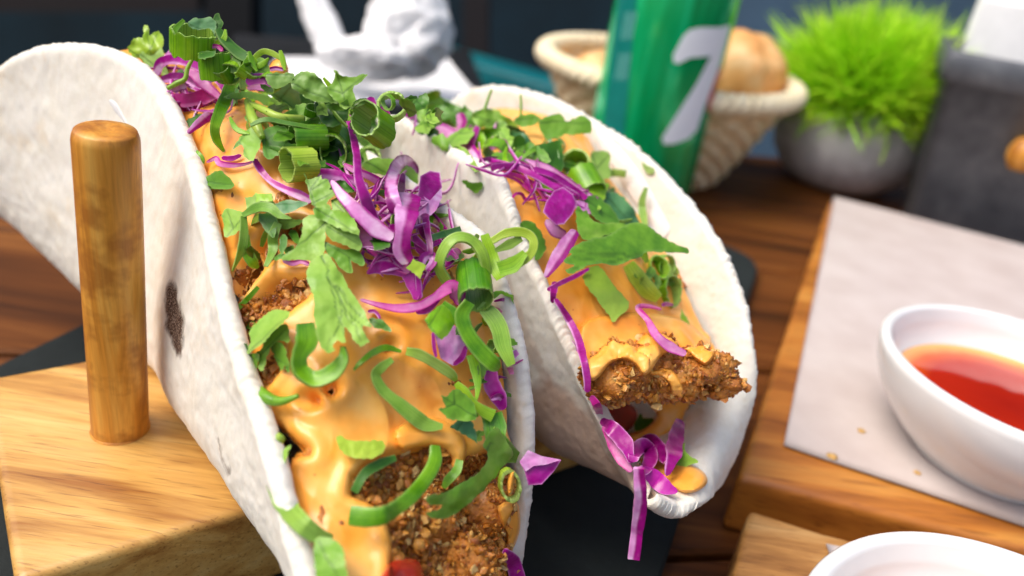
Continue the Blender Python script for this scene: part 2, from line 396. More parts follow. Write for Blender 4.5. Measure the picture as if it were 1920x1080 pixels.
# ------------------------------------------------------------------ tortillas
def tortilla_mesh(G, th, name, parent, holes=None, att=None, rag=.05, seed=0, edge=.16):
    n, m = G.shape[:2]
    # arc lengths to the boundary
    du = np.linalg.norm(np.diff(G, axis=0), axis=-1); dv = np.linalg.norm(np.diff(G, axis=1), axis=-1)
    cu = np.vstack([np.zeros((1, m)), np.cumsum(du, 0)]); cv = np.hstack([np.zeros((n, 1)), np.cumsum(dv, 1)])
    e = np.minimum(np.minimum(cu, cu[-1:] - cu), np.minimum(cv, cv[:, -1:] - cv))
    nrm = gnorm(G)
    G = G + nrm * (fbm(G, .45, 2, seed) * .08 + fbm(G, 2.0, 2, seed + 1) * .005)[..., None]
    # ragged rim: shift boundary verts along the surface, fading inwards
    gu = np.gradient(G, axis=0); gu /= np.linalg.norm(gu, axis=-1, keepdims=True) + 1e-9
    gv_ = np.gradient(G, axis=1); gv_ /= np.linalg.norm(gv_, axis=-1, keepdims=True) + 1e-9
    fade = np.exp(-e / .15)
    r = (fbm(G, 5.0, 2, seed + 4) * .6 + fbm(G, 13.0, 2, seed + 5) * .8) * rag
    G = G + (gv_ * (r * fade * np.where(cv < cv[:, -1:] / 2, -1, 1))[..., None]) + gu * (r * fade * np.where(cu < cu[-1:] / 2, -1, 1))[..., None] * .5
    prof = np.sqrt(np.clip(1 - (1 - np.clip(e / edge, 0, 1)) ** 2, .0, 1)) * .22 + .78
    nz = 1 + .10 * fbm(G, 3.0, 2, seed + 6)
    A_ = G + nrm * (th / 2 * prof * nz)[..., None]; B_ = G - nrm * (th / 2 * prof * nz)[..., None]
    mic = fbm(G, 7, 2, seed + 7) * .012
    A_ += nrm * mic[..., None]; B_ -= nrm * mic[..., None]
    f = gridf(n, m); V = np.vstack([A_.reshape(-1, 3), B_.reshape(-1, 3)])
    idx = np.arange(n * m).reshape(n, m)
    loop = np.concatenate([idx[0, :], idx[1:, -1], idx[-1, -2::-1], idx[-2:0:-1, 0]])
    K = len(loop); l2 = np.roll(loop, -1)
    out = np.zeros((n, m, 3)); out[0] -= gu[0]; out[-1] += gu[-1]; out[:, 0] -= gv_[:, 0]; out[:, -1] += gv_[:, -1]
    ol = out.reshape(-1, 3)[loop]; ol /= np.linalg.norm(ol, axis=1, keepdims=True) + 1e-9
    pa_, pb_ = V[loop], V[loop + n * m]; chain = [loop]; NS = 5; full = len(V)
    for k_ in range(1, NS):
        f_ = k_ / NS; md = pa_ * (1 - f_) + pb_ * f_
        md = md + ol * (.09 * math.sin(math.pi * f_) ** .7 + (.012 if th > .38 else .03) * fbm(md, 9, 2, seed + 9) + .02 * fbm(md, 22, 2, seed + 2))[:, None]
        chain.append(full + np.arange(K)); V = np.vstack([V, md]); full += K
    chain.append(loop + n * m)
    side = np.vstack([np.stack([p_, np.roll(p_, -1), np.roll(q_, -1), q_], -1) for p_, q_ in zip(chain[:-1], chain[1:])])
    Fq = np.vstack([f, f[:, ::-1] + n * m, side])
    at = np.zeros((n * m, 3)) if att is None else att(G.reshape(-1, 3))
    at = np.vstack([at, at] + [at[loop]] * (NS - 1))
    o = mk(name, V, Fq, MAT['tortilla'], parent, True, at)
    return o, A_, B_
def shell(Ls, Rs, Bs, n, m, pw=1.0, mod=None):
    L, R, Bt = cr(Ls, n), cr(Rs, n), cr(Bs, n)
    v = np.linspace(-1, 1, m); a = np.abs(v) * np.pi / 2
    G = np.zeros((n, m, 3))
    for j in range(m):
        E = L if v[j] < 0 else R
        h = math.sin(a[j]) ** pw; z = 1 - math.cos(a[j])
        G[:, j, :2] = Bt[:, :2] + (E[:, :2] - Bt[:, :2]) * h; G[:, j, 2] = Bt[:, 2] + (E[:, 2] - Bt[:, 2]) * z
    if mod is not None: G = mod(G)
    return G

# ---- taco 1 (near)
O1 = np.array([-8.3, 15.0]); a1 = np.array([.71, -.704]); e1 = np.array([.704, .71])
L1 = [(P(600, 1200, 11.4)), P(577, 1090, 11.8), P(521, 880, 12.6), P(468, 720, 13.5), P(424, 560, 14.3), P(388, 400, 15.2), P(355, 275, 16.2),
      P(312, 178, 17.2), P(243, 113, 18.3), P(150, 88, 19.3), P(50, 103, 20.3), P(-55, 180, 21.5), P(-120, 290, 22.6), P(-110, 400, 23.6)]
B1 = [P(600, 1220, 12.6)] + [PZ(x, y, z) for x, y, z in ((556, 1110, 3.6), (470, 985, 3.35), (395, 880, 3.3), (338, 795, 3.3), (300, 725, 3.3), (262, 660, 3.35),
      (215, 615, 3.5), (150, 560, 3.6), (80, 490, 3.8), (10, 410, 4.1), (-50, 370, 4.6), (-100, 380, 5.2), (-110, 410, 5.8))]
R1p = [(962, 1120, 4.6), (968, 1040, 4.6), (990, 940, 4.7), (994, 840, 4.8), (985, 720, 4.9), (962, 600, 5.0), (905, 450, 5.1), (815, 380, 5.2), (735, 320, 5.2),
       (650, 262, 5.2), (560, 215, 5.2), (470, 170, 5.2), (400, 140, 5.2), (330, 130, 5.0)]
R1 = [PW(x, y, O1, e1, w_) for x, y, w_ in R1p]

def arc(pts, n):
    c = cr(pts, 500); d = np.r_[0, np.cumsum(np.linalg.norm(np.diff(c, axis=0), axis=1))]; t = np.linspace(0, d[-1], n)
    return np.stack([np.interp(t, d, c[:, k]) for k in range(3)], -1)
def shell5(rows, n, m):
    rows = [arc(r, n) for r in rows]; G = np.zeros((n, m, 3))
    for i in range(n): G[i] = cr([r[i] for r in rows], m)
    for _ in range(3): G[1:-1] = (G[:-2] + 2 * G[1:-1] + G[2:]) / 4
    return G
def fr(O, a, e, s, w_, z): return np.array([O[0] + a[0] * s + e[0] * w_, O[1] + a[1] * s + e[1] * w_, z])
R1 = R1[:2] + R1[2:]
R1 = [PW(968, 1052, O1, e1, 4.5)] + R1[2:]
S1 = [8.8, 7.4, 5.4, 3.2, 1.2, -.5, -2.2, -3.6, -5.2, -7.4, -9.4, -10.4]
BL1 = [fr(O1, a1, e1, s, w_, z) for s, w_, z in zip(S1, [.1, .15, .25, .25, .30, .42, .35, .2, -.05, -.5, -1.0, -1.7], [4.5, 4.2, 4.0, 3.95, 3.95, 4.0, 4.0, 4.1, 4.2, 4.5, 4.7, 5.0])]
BO1 = [fr(O1, a1, e1, s, 2.3, z) for s, z in zip(S1, [3.6, 3.4, 3.25, 3.2, 3.2, 3.2, 3.2, 3.2, 3.3, 3.4, 3.6, 3.8])]
BR1 = [fr(O1, a1, e1, 8.9, 3.7, 3.1)] + [fr(O1, a1, e1, s, 4.5, z) for s, z in zip(S1[1:], [ 4.0, 4.4, 4.6, 4.6, 4.6, 4.6, 4.6, 4.6, 4.6, 4.8, 5.0])]
L1 = L1[:-1]
L1[0] = P(598, 1170, 11.5)
taco1 = empty('taco', (O1[0], O1[1], 3.1), 'nearer soft taco against the dowel, packed with sauced fried chicken', 'taco')
G1 = shell5([L1, BL1, BO1, BR1, R1], 640, 260)
CHAR = np.array([(325, 512), (338, 525), (348, 560), (360, 600), (357, 640), (350, 676), (340, 670), (328, 640), (314, 612), (313, 570), (316, 535)], float)
def att1(V):
    q = proj(V); nz = fbm(V, 6, 3, 2)
    d = sdist((CHAR - CHAR.mean(0)) * [.8, .9] + CHAR.mean(0) + [9, 0], q[:, :2]) + nz * 5
    c = np.clip(d / 7 + .45, 0, 1)
    # the griddle mark is a stain on the outside face of the near flap
    far_ = ((V[:, :2] - O1) @ e1) < 1.6
    d2 = sdist([(424, 815), (430, 812), (440, 850), (452, 880), (447, 885), (434, 855)], q[:, :2]) + nz * 6
    c = np.maximum(c, np.clip(d2 / 5 + .1, 0, .6))
    return np.stack([c * far_, np.zeros(len(V)), np.zeros(len(V))], -1)
T1, T1a, T1b = tortilla_mesh(G1, .40, 'tortilla', taco1, att=att1, seed=3, rag=.03)
O2 = np.array([-.8, 17.7]); a2 = np.array([.68, -.733]); e2 = np.array([.733, .68])
q2 = lambda L: [PW(x, y, O2, e2, w_) for x, y, w_ in L]
L2 = q2([(1197, 900, .3), (1178, 862, .1), (1108, 742, -.2), (1062, 640, -.3), (1030, 560, -.3), (1003, 500, -.3), (983, 450, -.3), (948, 352, -.3), (928, 322, -.3), (850, 284, -.3),
         (800, 254, -.3), (765, 228, -.3), (722, 222, -.3), (690, 240, -.3)])
R2 = q2([(1340, 908, 3.3), (1352, 888, 3.7), (1384, 820, 4.2), (1405, 740, 4.6), (1409, 650, 4.9), (1392, 560, 5.2), (1350, 462, 5.5), (1288, 375, 5.8), (1200, 287, 5.8), (1115, 230, 5.8),
         (1040, 190, 5.7), (960, 168, 5.6), (895, 170, 5.5), (840, 200, 5.4)])
BL2 = [P(1222, 940, 15.5), PZ(1190, 908, 3.9), PZ(1140, 878, 3.8), PZ(1080, 846, 3.8), PZ(1020, 812, 3.8)]
s_ = (BL2[-1][:2] - O2) @ a2; w0 = (BL2[-1][:2] - O2) @ e2
BL2 += [fr(O2, a2, e2, s_ - k, w0 - .0 * k, 3.9 + .06 * k) for k in (2.5, 5, 7.5, 9.5)]
BO2 = [P(1262, 960, 16.0)] + [fr(O2, a2, e2, s, 2.6, z) for s, z in ((4.3, 3.5), (3.2, 3.25), (1.5, 3.2), (-1, 3.2), (-3.5, 3.2), (-6, 3.3), (-8.2, 3.6))]
BR2 = [P(1306, 948, 16.6)] + [fr(O2, a2, e2, s, w_, z) for s, w_, z in ((4.6, 4.0, 4.2), (3.2, 4.3, 4.3), (1.5, 4.5, 4.5), (-1, 4.7, 4.6), (-3.5, 4.8, 4.7), (-6, 4.8, 4.8), (-8.2, 4.8, 5))]
taco2 = empty('taco', (O2[0] + 1.5, O2[1] + 1.5, 3.1), 'farther soft taco with its wide white flap standing open behind the filling', 'taco')
G2 = shell5([L2, BL2, BO2, BR2, R2], 640, 280)
def att2(V):
    q = proj(V); d = sdist([(1040, 700), (1090, 740), (1180, 860), (1210, 925), (1100, 880), (1010, 820), (980, 760)], q[:, :2])
    out = ((V[:, :2] - O2) @ e2) < 2.6
    c = np.clip(d / 28 + .5 + fbm(V, 2.2, 3, 9) * .6, 0, 1) * .85 * out
    d2 = sdist([(965, 520), (980, 560), (1010, 640), (1045, 720), (1035, 725), (1000, 660), (968, 580)], q[:, :2])
    c = np.maximum(c, np.clip(d2 / 14 + .3 + fbm(V, 3, 3, 5) * .4, 0, .4) * out)
    return np.stack([np.zeros(len(V)), c, np.zeros(len(V))], -1)
T2, T2a, T2b = tortilla_mesh(G2, .36, 'tortilla', taco2, att=att2, seed=11, rag=.06)

# ------------------------------------------------------------------ filling
def bvh_of(grids, st=4):
    V = []; Fc = []; o = 0
    for g in grids:
        i = np.unique(np.r_[np.arange(0, g.shape[0], st), g.shape[0] - 1]); j = np.unique(np.r_[np.arange(0, g.shape[1], st), g.shape[1] - 1])
        h = g[np.ix_(i, j)]; V.append(h.reshape(-1, 3)); Fc.append(gridf(*h.shape[:2]) + o); o += h.shape[0] * h.shape[1]
    return BVHTree.FromPolygons(np.vstack(V).tolist(), np.vstack(Fc).tolist())
def cast(tree, px, py):
    r = ray(px, py); h = tree.ray_cast(Vector(CAM), Vector(r / np.linalg.norm(r)))
    return None if h[0] is None else float((np.array(h[0]) - CAM) @ FWD)
def upward(n_): 
    return n_ * np.sign(n_[..., 2:3] + 1e-9)
def filling(Ac, Cc, n, m, bulge, seed, lump=.45):
    A_, C_ = arc(Ac, n), arc(Cc, n); t = np.linspace(0, 1, m)[None, :, None]
    G = A_[:, None] * (1 - t) + C_[:, None] * t
    b = np.interp(np.linspace(0, 1, n), *zip(*bulge))[:, None] * np.sin(np.pi * t[..., 0]) ** .75
    G[..., 2] += b
    env = np.sin(np.pi * t[..., 0]) ** .4
    nn = upward(gnorm(G))
    return G + nn * ((fbm(G, .42, 1, seed) * lump + fbm(G, 1.0, 2, seed + 1) * lump * .35) * env)[..., None]
def smax0(x): return np.maximum(x, 0)
def sauce_over(Fg, Q, excl, name, parent, holes=(), rr_=.22, seed=0, thin=(), th=.0, keep=None):
    n, m = Fg.shape[:2]; q = Q.reshape(-1, 3)[:, :2]; px2cm = (Q.reshape(-1, 3)[:, 2] / F_PX)
    sd_ = np.full(len(q), 1e3)
    for pl in excl: sd_ = np.minimum(sd_, -sdist(pl, q))
    for (x, y, rx, ry) in holes: sd_ = np.minimum(sd_, (np.hypot((q[:, 0] - x) / rx, (q[:, 1] - y) / ry) - 1) * min(rx, ry))
    sdc = sd_ * px2cm + fbm(Fg.reshape(-1, 3), 1.6, 3, seed) * .07
    if keep is not None: sdc = np.minimum(sdc, sdist(keep, q) * px2cm)
    T = -.30 + .30 * np.sqrt(np.clip(1 - (1 - np.clip(sdc / rr_, 0, 1)) ** 2, 0, 1)) + .06 * np.exp(-((sdc - rr_) / .15) ** 2)
    nn = upward(gnorm(Fg)).reshape(-1, 3)
    fl = Fg.reshape(-1, 3) * [1, 1, .8]; ax_ = (fl[:, :2] @ a1); wx_ = fl[:, :2] @ e1
    pq = np.stack([ax_ * .55 + wx_ * .35, wx_ * .9 - ax_ * .2, fl[:, 2] * .6], -1)
    T = T + (.55 - np.abs(fbm(pq, .95, 3, seed + 2)) * 2.0) * .06 * np.clip(sdc / .3, 0, 1) + (.5 - np.abs(fbm(pq, 2.1, 2, seed + 12)) * 2) * .018
    V = Fg.reshape(-1, 3) + nn * (T + th)[:, None]
    k0 = np.zeros(len(q))
    for pl in thin: k0 = np.maximum(k0, np.clip(sdist(pl, q) / 25 + .5 + fbm(V, 2.4, 3, 3) * 1.3, 0, 1))
    f = gridf(n, m); f = f[(sdc.reshape(-1)[f] > -.04).any(1)]
    used = np.unique(f); mp = np.full(len(V), -1); mp[used] = np.arange(len(used))
    return mk(name, V[used], mp[f], MAT['sauce'], parent, True, np.stack([k0, k0 * 0, k0 * 0], -1)[used]), V.reshape(n, m, 3)
def crumbs(pts, nrm, name, parent, smin=.02, smax=.10, seed=0):
    R = np.random.RandomState(seed); ico = bmesh.new(); bmesh.ops.create_icosphere(ico, subdivisions=1, radius=1)
    bv = np.array([v.co[:] for v in ico.verts]); bf = np.array([[v.index for v in f.verts] for f in ico.faces]); ico.free()
    K = len(pts); s_ = smin + (smax - smin) * R.rand(K) ** 3.2
    V = bv[None] * (1 + (R.rand(K, len(bv), 1) - .5) * .95); V = V * (.35 + R.rand(K, 1, 3) * 1.1)
    a = R.rand(K) * 6.28; ca, sa = np.cos(a)[:, None], np.sin(a)[:, None]
    V = np.stack([V[..., 0] * ca - V[..., 1] * sa, V[..., 0] * sa + V[..., 1] * ca, V[..., 2]], -1)
    b = R.rand(K) * 6.28; cb, sb = np.cos(b)[:, None], np.sin(b)[:, None]
    V = np.stack([V[..., 0], V[..., 1] * cb - V[..., 2] * sb, V[..., 1] * sb + V[..., 2] * cb], -1)
    V = V * s_[:, None, None] + (pts + nrm * (s_ * .35)[:, None])[:, None]
    Fc = (bf[None] + (np.arange(K) * len(bv))[:, None, None]).reshape(-1, 3)
    k0 = np.clip(R.rand(K) ** 1.5 + (s_ > .085) * .2, 0, 1); at = np.repeat(np.stack([k0, k0, k0], -1), len(bv), 0)
    o = mk(name, V.reshape(-1, 3), Fc, MAT['crumb'], parent, True, at, sharp=55); o['kind'] = 'stuff'; return o
def scatter(Vg, mask, K, seed):
    R = np.random.RandomState(seed); nn = upward(gnorm(Vg)).reshape(-1, 3); V = Vg.reshape(-1, 3)
    idx = np.nonzero(mask.ravel())[0]; k = R.choice(idx, min(K, len(idx)), replace=False)
    return V[k] + (R.rand(len(k), 3) - .5) * .06, nn[k]

# taco 1
up = np.array([0, 0, 1.0]); e13 = np.array([*e1, 0]); e23 = np.array([*e2, 0])
A1c = [p - up * .45 + e13 * .20 for p in arc(L1, 14)]; C1c = [p - up * .6 - e13 * .25 for p in arc(R1, 14)]
a13 = np.array([*a1, 0]); A1c[0] = A1c[0] + a13 * .9; C1c[0] = C1c[0] + a13 * .6 + up * .3 - e13 * .6; C1c[1] = C1c[1] + up * .2 + a13 * .2 - e13 * .45; C1c[2] = C1c[2] - e13 * .2
F1 = filling(A1c, C1c, 520, 330, [(0, 1.3), (.15, 1.2), (.35, 1.25), (.6, 1.2), (1, .4)], 5, .38)
Q1 = proj(F1)
EX1 = [[(437, 640), (440, 600), (455, 572), (490, 548), (520, 530), (575, 522), (582, 535), (566, 555), (540, 578), (512, 588), (480, 612), (462, 640), (446, 650)],
       [(430, 575), (438, 530), (452, 498), (476, 470), (484, 500), (466, 530), (446, 562)],
       [(470, 712), (500, 682), (522, 655), (516, 690), (494, 714)],
       [(662, 925), (666, 897), (700, 872), (760, 848), (812, 838), (842, 852), (872, 882), (885, 862), (940, 850), (952, 900), (955, 960), (940, 1020), (938, 1160), (742, 1160), (744, 1000), (738, 962), (715, 942), (690, 930)],
       [(474, 790), (520, 800), (555, 832), (574, 846), (542, 856), (532, 880), (506, 880), (488, 830)]]
HO1 = [(497, 464, 15, 18), (620, 724, 9, 9), (583, 746, 10, 8), (728, 648, 8, 7), (545, 432, 12, 8)]
thin1 = [[(760, 690), (800, 700), (840, 760), (810, 790), (770, 740)], [(440, 230), (480, 220), (470, 280), (400, 285)], [(395, 430), (420, 430), (425, 560), (400, 520)], [(540, 420), (580, 420), (585, 460), (540, 455)]]
deep = np.zeros(F1.shape[:2])
q_ = Q1.reshape(-1, 3)[:, :2]
deep = np.clip(sdist(EX1[3], q_) / 45, 0, 1) * .3 + np.clip(sdist(EX1[0], q_) / 20, 0, 1) * .12 + np.clip(sdist(EX1[1], q_) / 14, 0, 1) * .6 + np.clip(sdist(EX1[4], q_) / 18, 0, 1) * .5
for (x, y, rx, ry) in HO1: deep = np.maximum(deep, np.clip(1.6 - np.hypot((q_[:, 0] - x) / rx, (q_[:, 1] - y) / ry), 0, 1) * .35)
nn1 = upward(gnorm(F1))
CH1 = F1 - nn1 * (.12 + deep.reshape(F1.shape[:2]) + .0)[..., None]
CH1 = CH1 + nn1 * (fbm(F1, 1.3, 3, 30) * .30 + fbm(F1, 2.6, 4, 31) * .17 + np.abs(fbm(F1, 5.5, 3, 33)) * .16 - .06)[..., None]
ch1 = mk('fried_chicken', CH1.reshape(-1, 3), gridf(*CH1.shape[:2]), MAT['crust'], taco1)
msk = np.zeros(len(q_), bool)
for pl in EX1[:4]: msk |= sdist(pl, q_) > -12
pt, pn_ = scatter(CH1, msk, 4300, 3); crumbs(pt, pn_, 'breadcrumb', ch1, seed=4)
sc1, SV1 = sauce_over(F1, Q1, EX1, 'sauce', taco1, HO1, seed=8, thin=thin1)

# taco 2
treeT = bvh_of([T1a, T1b, T2a, T2b], 4)
c2px = [(1352, 712), (1350, 690), (1335, 650), (1305, 598), (1278, 540), (1240, 470), (1195, 405), (1140, 330), (1100, 262), (1040, 222), (960, 205), (900, 205)]
C2c = []
for x, y in c2px:
    d = cast(treeT, x, y); C2c.append(P(x, y, (d or 24) - .25))
A2px = [(1092, 724), (1078, 690), (1060, 645), (1032, 575), (1004, 505), (985, 455), (950, 355), (930, 325), (852, 287), (800, 256), (765, 232), (722, 228)]
A2c = [PW(x, y, O2, e2, -.3) - up * .45 + e23 * .2 for x, y in A2px]
F2 = filling(A2c, C2c, 420, 260, [(0, .1), (.12, .5), (.4, .7), (.75, .2), (1, -.6)], 15, .30)
# roll the front end down into the fold
Q2 = proj(F2); q_ = Q2.reshape(-1, 3)[:, :2]; nn2 = upward(gnorm(F2))
front = np.exp(-np.linspace(0, 14, 420) ** 1.0)[:, None]
drop = np.exp(-(np.linspace(0, 1, 420) / .05) ** 2)[:, None]
EX2 = [[(1090, 780), (1098, 700), (1116, 678), (1150, 662), (1190, 668), (1205, 650), (1225, 640), (1265, 640), (1300, 690), (1330, 650), (1350, 655), (1400, 700), (1400, 780)]]
CH2 = F2 - nn2 * .14 + nn2 * (fbm(F2, 2.2, 4, 41) * .12 + np.abs(fbm(F2, 5.5, 3, 43)) * .1 - .05)[..., None]
CH2[..., 2] -= drop * .05
ch2 = mk('fried_chicken', CH2.reshape(-1, 3), gridf(*CH2.shape[:2]), MAT['crust'], taco2)
sc2, SV2 = sauce_over(F2, Q2, EX2, 'sauce', taco2, [], seed=28)
BLOBS = []
def blob(px, py, d, rx, ry, rz, rot, name, parent, seed, K=420, spike=1.0):
    bm = bmesh.new(); bmesh.ops.create_icosphere(bm, subdivisions=5, radius=1)
    V = np.array([v.co[:] for v in bm.verts]); Fc = np.array([[v.index for v in f.verts] for f in bm.faces]); bm.free()
    s_ = d / F_PX; c, s2_ = math.cos(rot), math.sin(rot)
    X = IR * c - IU * s2_; Y = IR * s2_ + IU * c
    n0 = V.copy(); nz = fbm(V * [rx * s_, ry * s_, rz * s_] + seed, 1.15, 4, seed) * .55 / (rx * s_) + np.abs(fbm(V * rx * s_, 5, 3, seed + 2)) * .10 / (rx * s_) * spike
    V = V * (1 + nz)[:, None]
    W = P(px, py, d) + X * V[:, :1] * rx * s_ + Y * V[:, 1:2] * ry * s_ - FWD * V[:, 2:3] * rz * s_
    o = mk(name, W, Fc, MAT['crust'], parent)
    nw = X * n0[:, :1] + Y * n0[:, 1:2] - FWD * n0[:, 2:3]
    R = np.random.RandomState(seed); k = R.choice(len(W), K, replace=False)
    crumbs(W[k], nw[k], 'breadcrumb', o, .02, .10, seed); BLOBS.append((W, Fc)); return o
dd = lambda x, y, t=None, df=17.0: (cast(t or treeT, x, y) or df)
blob(1160, 706, 16.7, 36, 42, 40, .3, 'fried_chicken', taco2, 51, 700)
blob(1228, 696, 17.1, 54, 58, 52, .1, 'fried_chicken', taco2, 52, 900)
blob(1284, 700, 17.3, 62, 48, 46, -.25, 'fried_chicken', taco2, 53, 900, 1.6)
blob(1334, 714, 17.4, 38, 28, 30, -.2, 'fried_chicken', taco2, 54, 260, 2)

for x_, y_, r_, sd__ in ((800, 985, 48, 61), (895, 965, 44, 62), (850, 1050, 52, 63), (925, 905, 26, 64), (720, 905, 26, 65), (830, 900, 30, 66)):
    blob(x_, y_, (cast(bvh_of([CH1], 5), x_, y_) or 13.5) + .12, r_, r_ * .9, r_ * .5, sd__, 'fried_chicken', taco1, sd__, 480)

TREE = bvh_of([T1a, T1b, T2a, T2b, SV1, SV2], 4)
_a = [v for t in ([T1a, T1b, T2a, T2b, SV1, SV2],) for v in t]
def tree_all():
    V = []; Fc = []; o = 0
    for g in _a:
        i = np.unique(np.r_[np.arange(0, g.shape[0], 4), g.shape[0] - 1]); j = np.unique(np.r_[np.arange(0, g.shape[1], 4), g.shape[1] - 1])
        h = g[np.ix_(i, j)].reshape(-1, 3); q = gridf(len(i), len(j)) + o; V.append(h); Fc += q.tolist(); o += len(h)
    for W_, F_ in BLOBS: V.append(W_); Fc += (F_ + o).tolist(); o += len(W_)
    return BVHTree.FromPolygons(np.vstack(V).tolist(), Fc)
TREE = tree_all()

# ------------------------------------------------------------------ topping tools
def zonal(v): return np.asarray(v, float)
def depths(pts, tree=None):
    out = []; 
    for x, y in pts: out.append(cast(tree or TREE, x, y))
    good = [i for i, d in enumerate(out) if d is not None]
    if not good: return np.full(len(out), 16.0)
    return np.interp(np.arange(len(out)), good, [out[i] for i in good])
def finish(o, lab, cat, grp):
    if cat: tag(o, lab, cat, grp)
    return o
def ribbon(name, mat, pts, wid, lift=.25, twist=0, th=.035, cup=.22, pale=0.0, pink=0.0, lab=None, cat=None, grp=None, d=None, parent=None, seed=None, wob=.03, taper=True, smooth_d=True, n=None, guard=True):
    seed = seed if seed is not None else int(pts[0][0] * 7 + pts[0][1] * 3)
    pts = zonal(pts); L = np.hypot(*np.diff(pts, axis=0).T).sum(); n = n or int(np.clip(L / 3, 14, 90))
    c = cr(pts, n); t = np.linspace(0, 1, n); wq = np.interp(t, np.linspace(0, 1, len(np.atleast_1d(wid))), np.atleast_1d(wid)) if np.ndim(wid) else np.full(n, float(wid))
    if d is None:
        D = depths(c[:, :2]); k = max(1, n // 5); Dp = np.pad(D, k, 'edge')
        Dm = np.array([Dp[i:i + 2 * k + 1].min() for i in range(n)]); Dp = np.pad(Dm, k, 'edge'); D = np.convolve(Dp, np.ones(2 * k + 1) / (2 * k + 1), 'valid')
    else:
        D = np.interp(t, np.linspace(0, 1, len(np.atleast_1d(d))), np.atleast_1d(d)) if np.ndim(d) else np.full(n, float(d))
        D = np.minimum(D, np.convolve(np.pad(depths(c[:, :2]) - .18, 3, 'edge'), np.ones(7) / 7, 'valid')) if guard else D
    lf = np.interp(t, np.linspace(0, 1, len(np.atleast_1d(lift))), np.atleast_1d(lift)) if np.ndim(lift) else lift
    D = D - lf
    C = np.array([P(x, y, dd_) for (x, y), dd_ in zip(c[:, :2], D)])
    T = np.gradient(C, axis=0); T /= np.linalg.norm(T, axis=1, keepdims=True)
    Vw = CAM - C; Vw /= np.linalg.norm(Vw, axis=1, keepdims=True)
    Sd = np.cross(T, Vw); Sd /= np.linalg.norm(Sd, axis=1, keepdims=True) + 1e-9
    for _ in range(2): Sd[1:-1] = (Sd[:-2] + Sd[1:-1] * 2 + Sd[2:]) / 4; 
    Sd /= np.linalg.norm(Sd, axis=1, keepdims=True); Nn = np.cross(Sd, T)
    cup = min(cup, .3) * (.45 if seed % 2 else -.4)
    tw = np.radians(22) * fbm(C, 1.1, 2, seed + 6) + np.radians(np.interp(t, np.linspace(0, 1, len(np.atleast_1d(twist))), np.atleast_1d(twist)) if np.ndim(twist) else np.full(n, float(twist)))
    S2 = Sd * np.cos(tw)[:, None] + Nn * np.sin(tw)[:, None]; N2 = np.cross(S2, T)
    hw = wq * D / F_PX / 2 * (1 + .16 * fbm(C, 3.5, 3, seed))
    if taper and mat == 'cab': hw = hw * np.clip(np.minimum(t, 1 - t) * n / 1.6 + .35, 0, 1)
    NX = 13; x = np.linspace(-1, 1, NX); G = []
    prof = np.where(np.abs(x) > .97, .8, 1.0)
    off = cup * (x ** 2 - .4)
    nz = fbm(C * 1.0, 1.8, 2, seed + 1) * wob
    for sgn in (1, -1):
        for j in range(NX):
            G.append(C + S2 * (hw * x[j])[:, None] + N2 * (-(off[j]) * hw + sgn * th / 2 * prof[j] + nz)[:, None])
    top_, bot = G[:NX], G[NX:][::-1]; R_ = np.stack(top_ + bot, 1)
    V = R_.reshape(-1, 3); m = 2 * NX
    i = np.arange(n - 1)[:, None]; j = np.arange(m)[None]; j2 = (j + 1) % m
    Fq = np.stack([i * m + j, i * m + j2, (i + 1) * m + j2, (i + 1) * m + j], -1).reshape(-1, 4)
    fl_ = [list(map(int, q)) for q in Fq] + [list(range(m)), list(range((n - 1) * m, n * m))[::-1]]
    xx = np.tile(np.r_[x, x[::-1]], n); sidef = np.tile(np.r_[np.zeros(NX), np.ones(NX)], n)
    pe = np.repeat(np.interp(t, np.linspace(0, 1, len(np.atleast_1d(pale))), np.atleast_1d(pale)) if np.ndim(pale) else np.full(n, float(pale)), m)
    bnd = 1 - 2 * pe + .35 * fbm(V, 1.4, 2, seed + 3)
    k0 = np.clip((xx - bnd) * 3 + .5, 0, 1) if mat == 'cab' else np.clip(pe + np.clip((np.abs(xx) - .72) * 3, 0, 1) * .55 + sidef * .3, 0, 1)
    if mat == 'cab': nzk = .25 * fbm(V, 3.5, 3, seed + 8); k0 = np.where(pe <= 0.05, np.clip((np.abs(xx) - .80) * 5, 0, 1) * .75, np.where(pe >= .75, np.clip(.95 - np.clip((np.abs(xx) - .62 + nzk) * 3.2, 0, 1) * .95, 0, 1), k0)); k0 = np.clip(k0 + nzk * .6 * (k0 > .1), 0, 1)
    at = np.stack([k0, np.clip(pink + 0 * k0 + .5 * pink * fbm(V, 2, 2, seed), 0, 1), .35 + .28 * xx + (seed % 17) * .3], -1)
    if mat != 'cab': at[:, 1] = 0
    return finish(mk(name, V, fl_, MAT[mat], parent, True, at, sharp=40), lab, cat, grp)
def meshpoly(poly, step, smooth=0):
    poly = np.asarray(poly, float)
    if smooth: poly = cr(poly, int(len(poly) * smooth), True)
    # resample outline
    o = []
    for k in range(len(poly)):
        a, b = poly[k], poly[(k + 1) % len(poly)]; q = max(1, int(np.hypot(*(b - a)) / step + .5))
        for i in range(q): o.append(a + (b - a) * i / q)
    o = np.array(o); nb = len(o); lo, hi = o.min(0), o.max(0)
    gx, gy = np.meshgrid(np.arange(lo[0], hi[0], step), np.arange(lo[1], hi[1], step)); gx = gx + (np.arange(gx.shape[0]) % 2)[:, None] * step / 2
    g = np.stack([gx.ravel(), gy.ravel()], -1)
    if len(g): g = g[sdist(poly, g) > step * .55]
    V = np.vstack([o, g]) if len(g) else o
    r = delaunay_2d_cdt([Vector(v) for v in V], [(i, (i + 1) % nb) for i in range(nb)], [], 1, 1e-4)
    V = np.array([v[:] for v in r[0]]); Fc = np.array([f for f in r[2] if len(f) == 3])
    c = V[Fc].mean(1); Fc = Fc[sdist(poly, c) > 0]
    return V, Fc, sdist(poly, V)
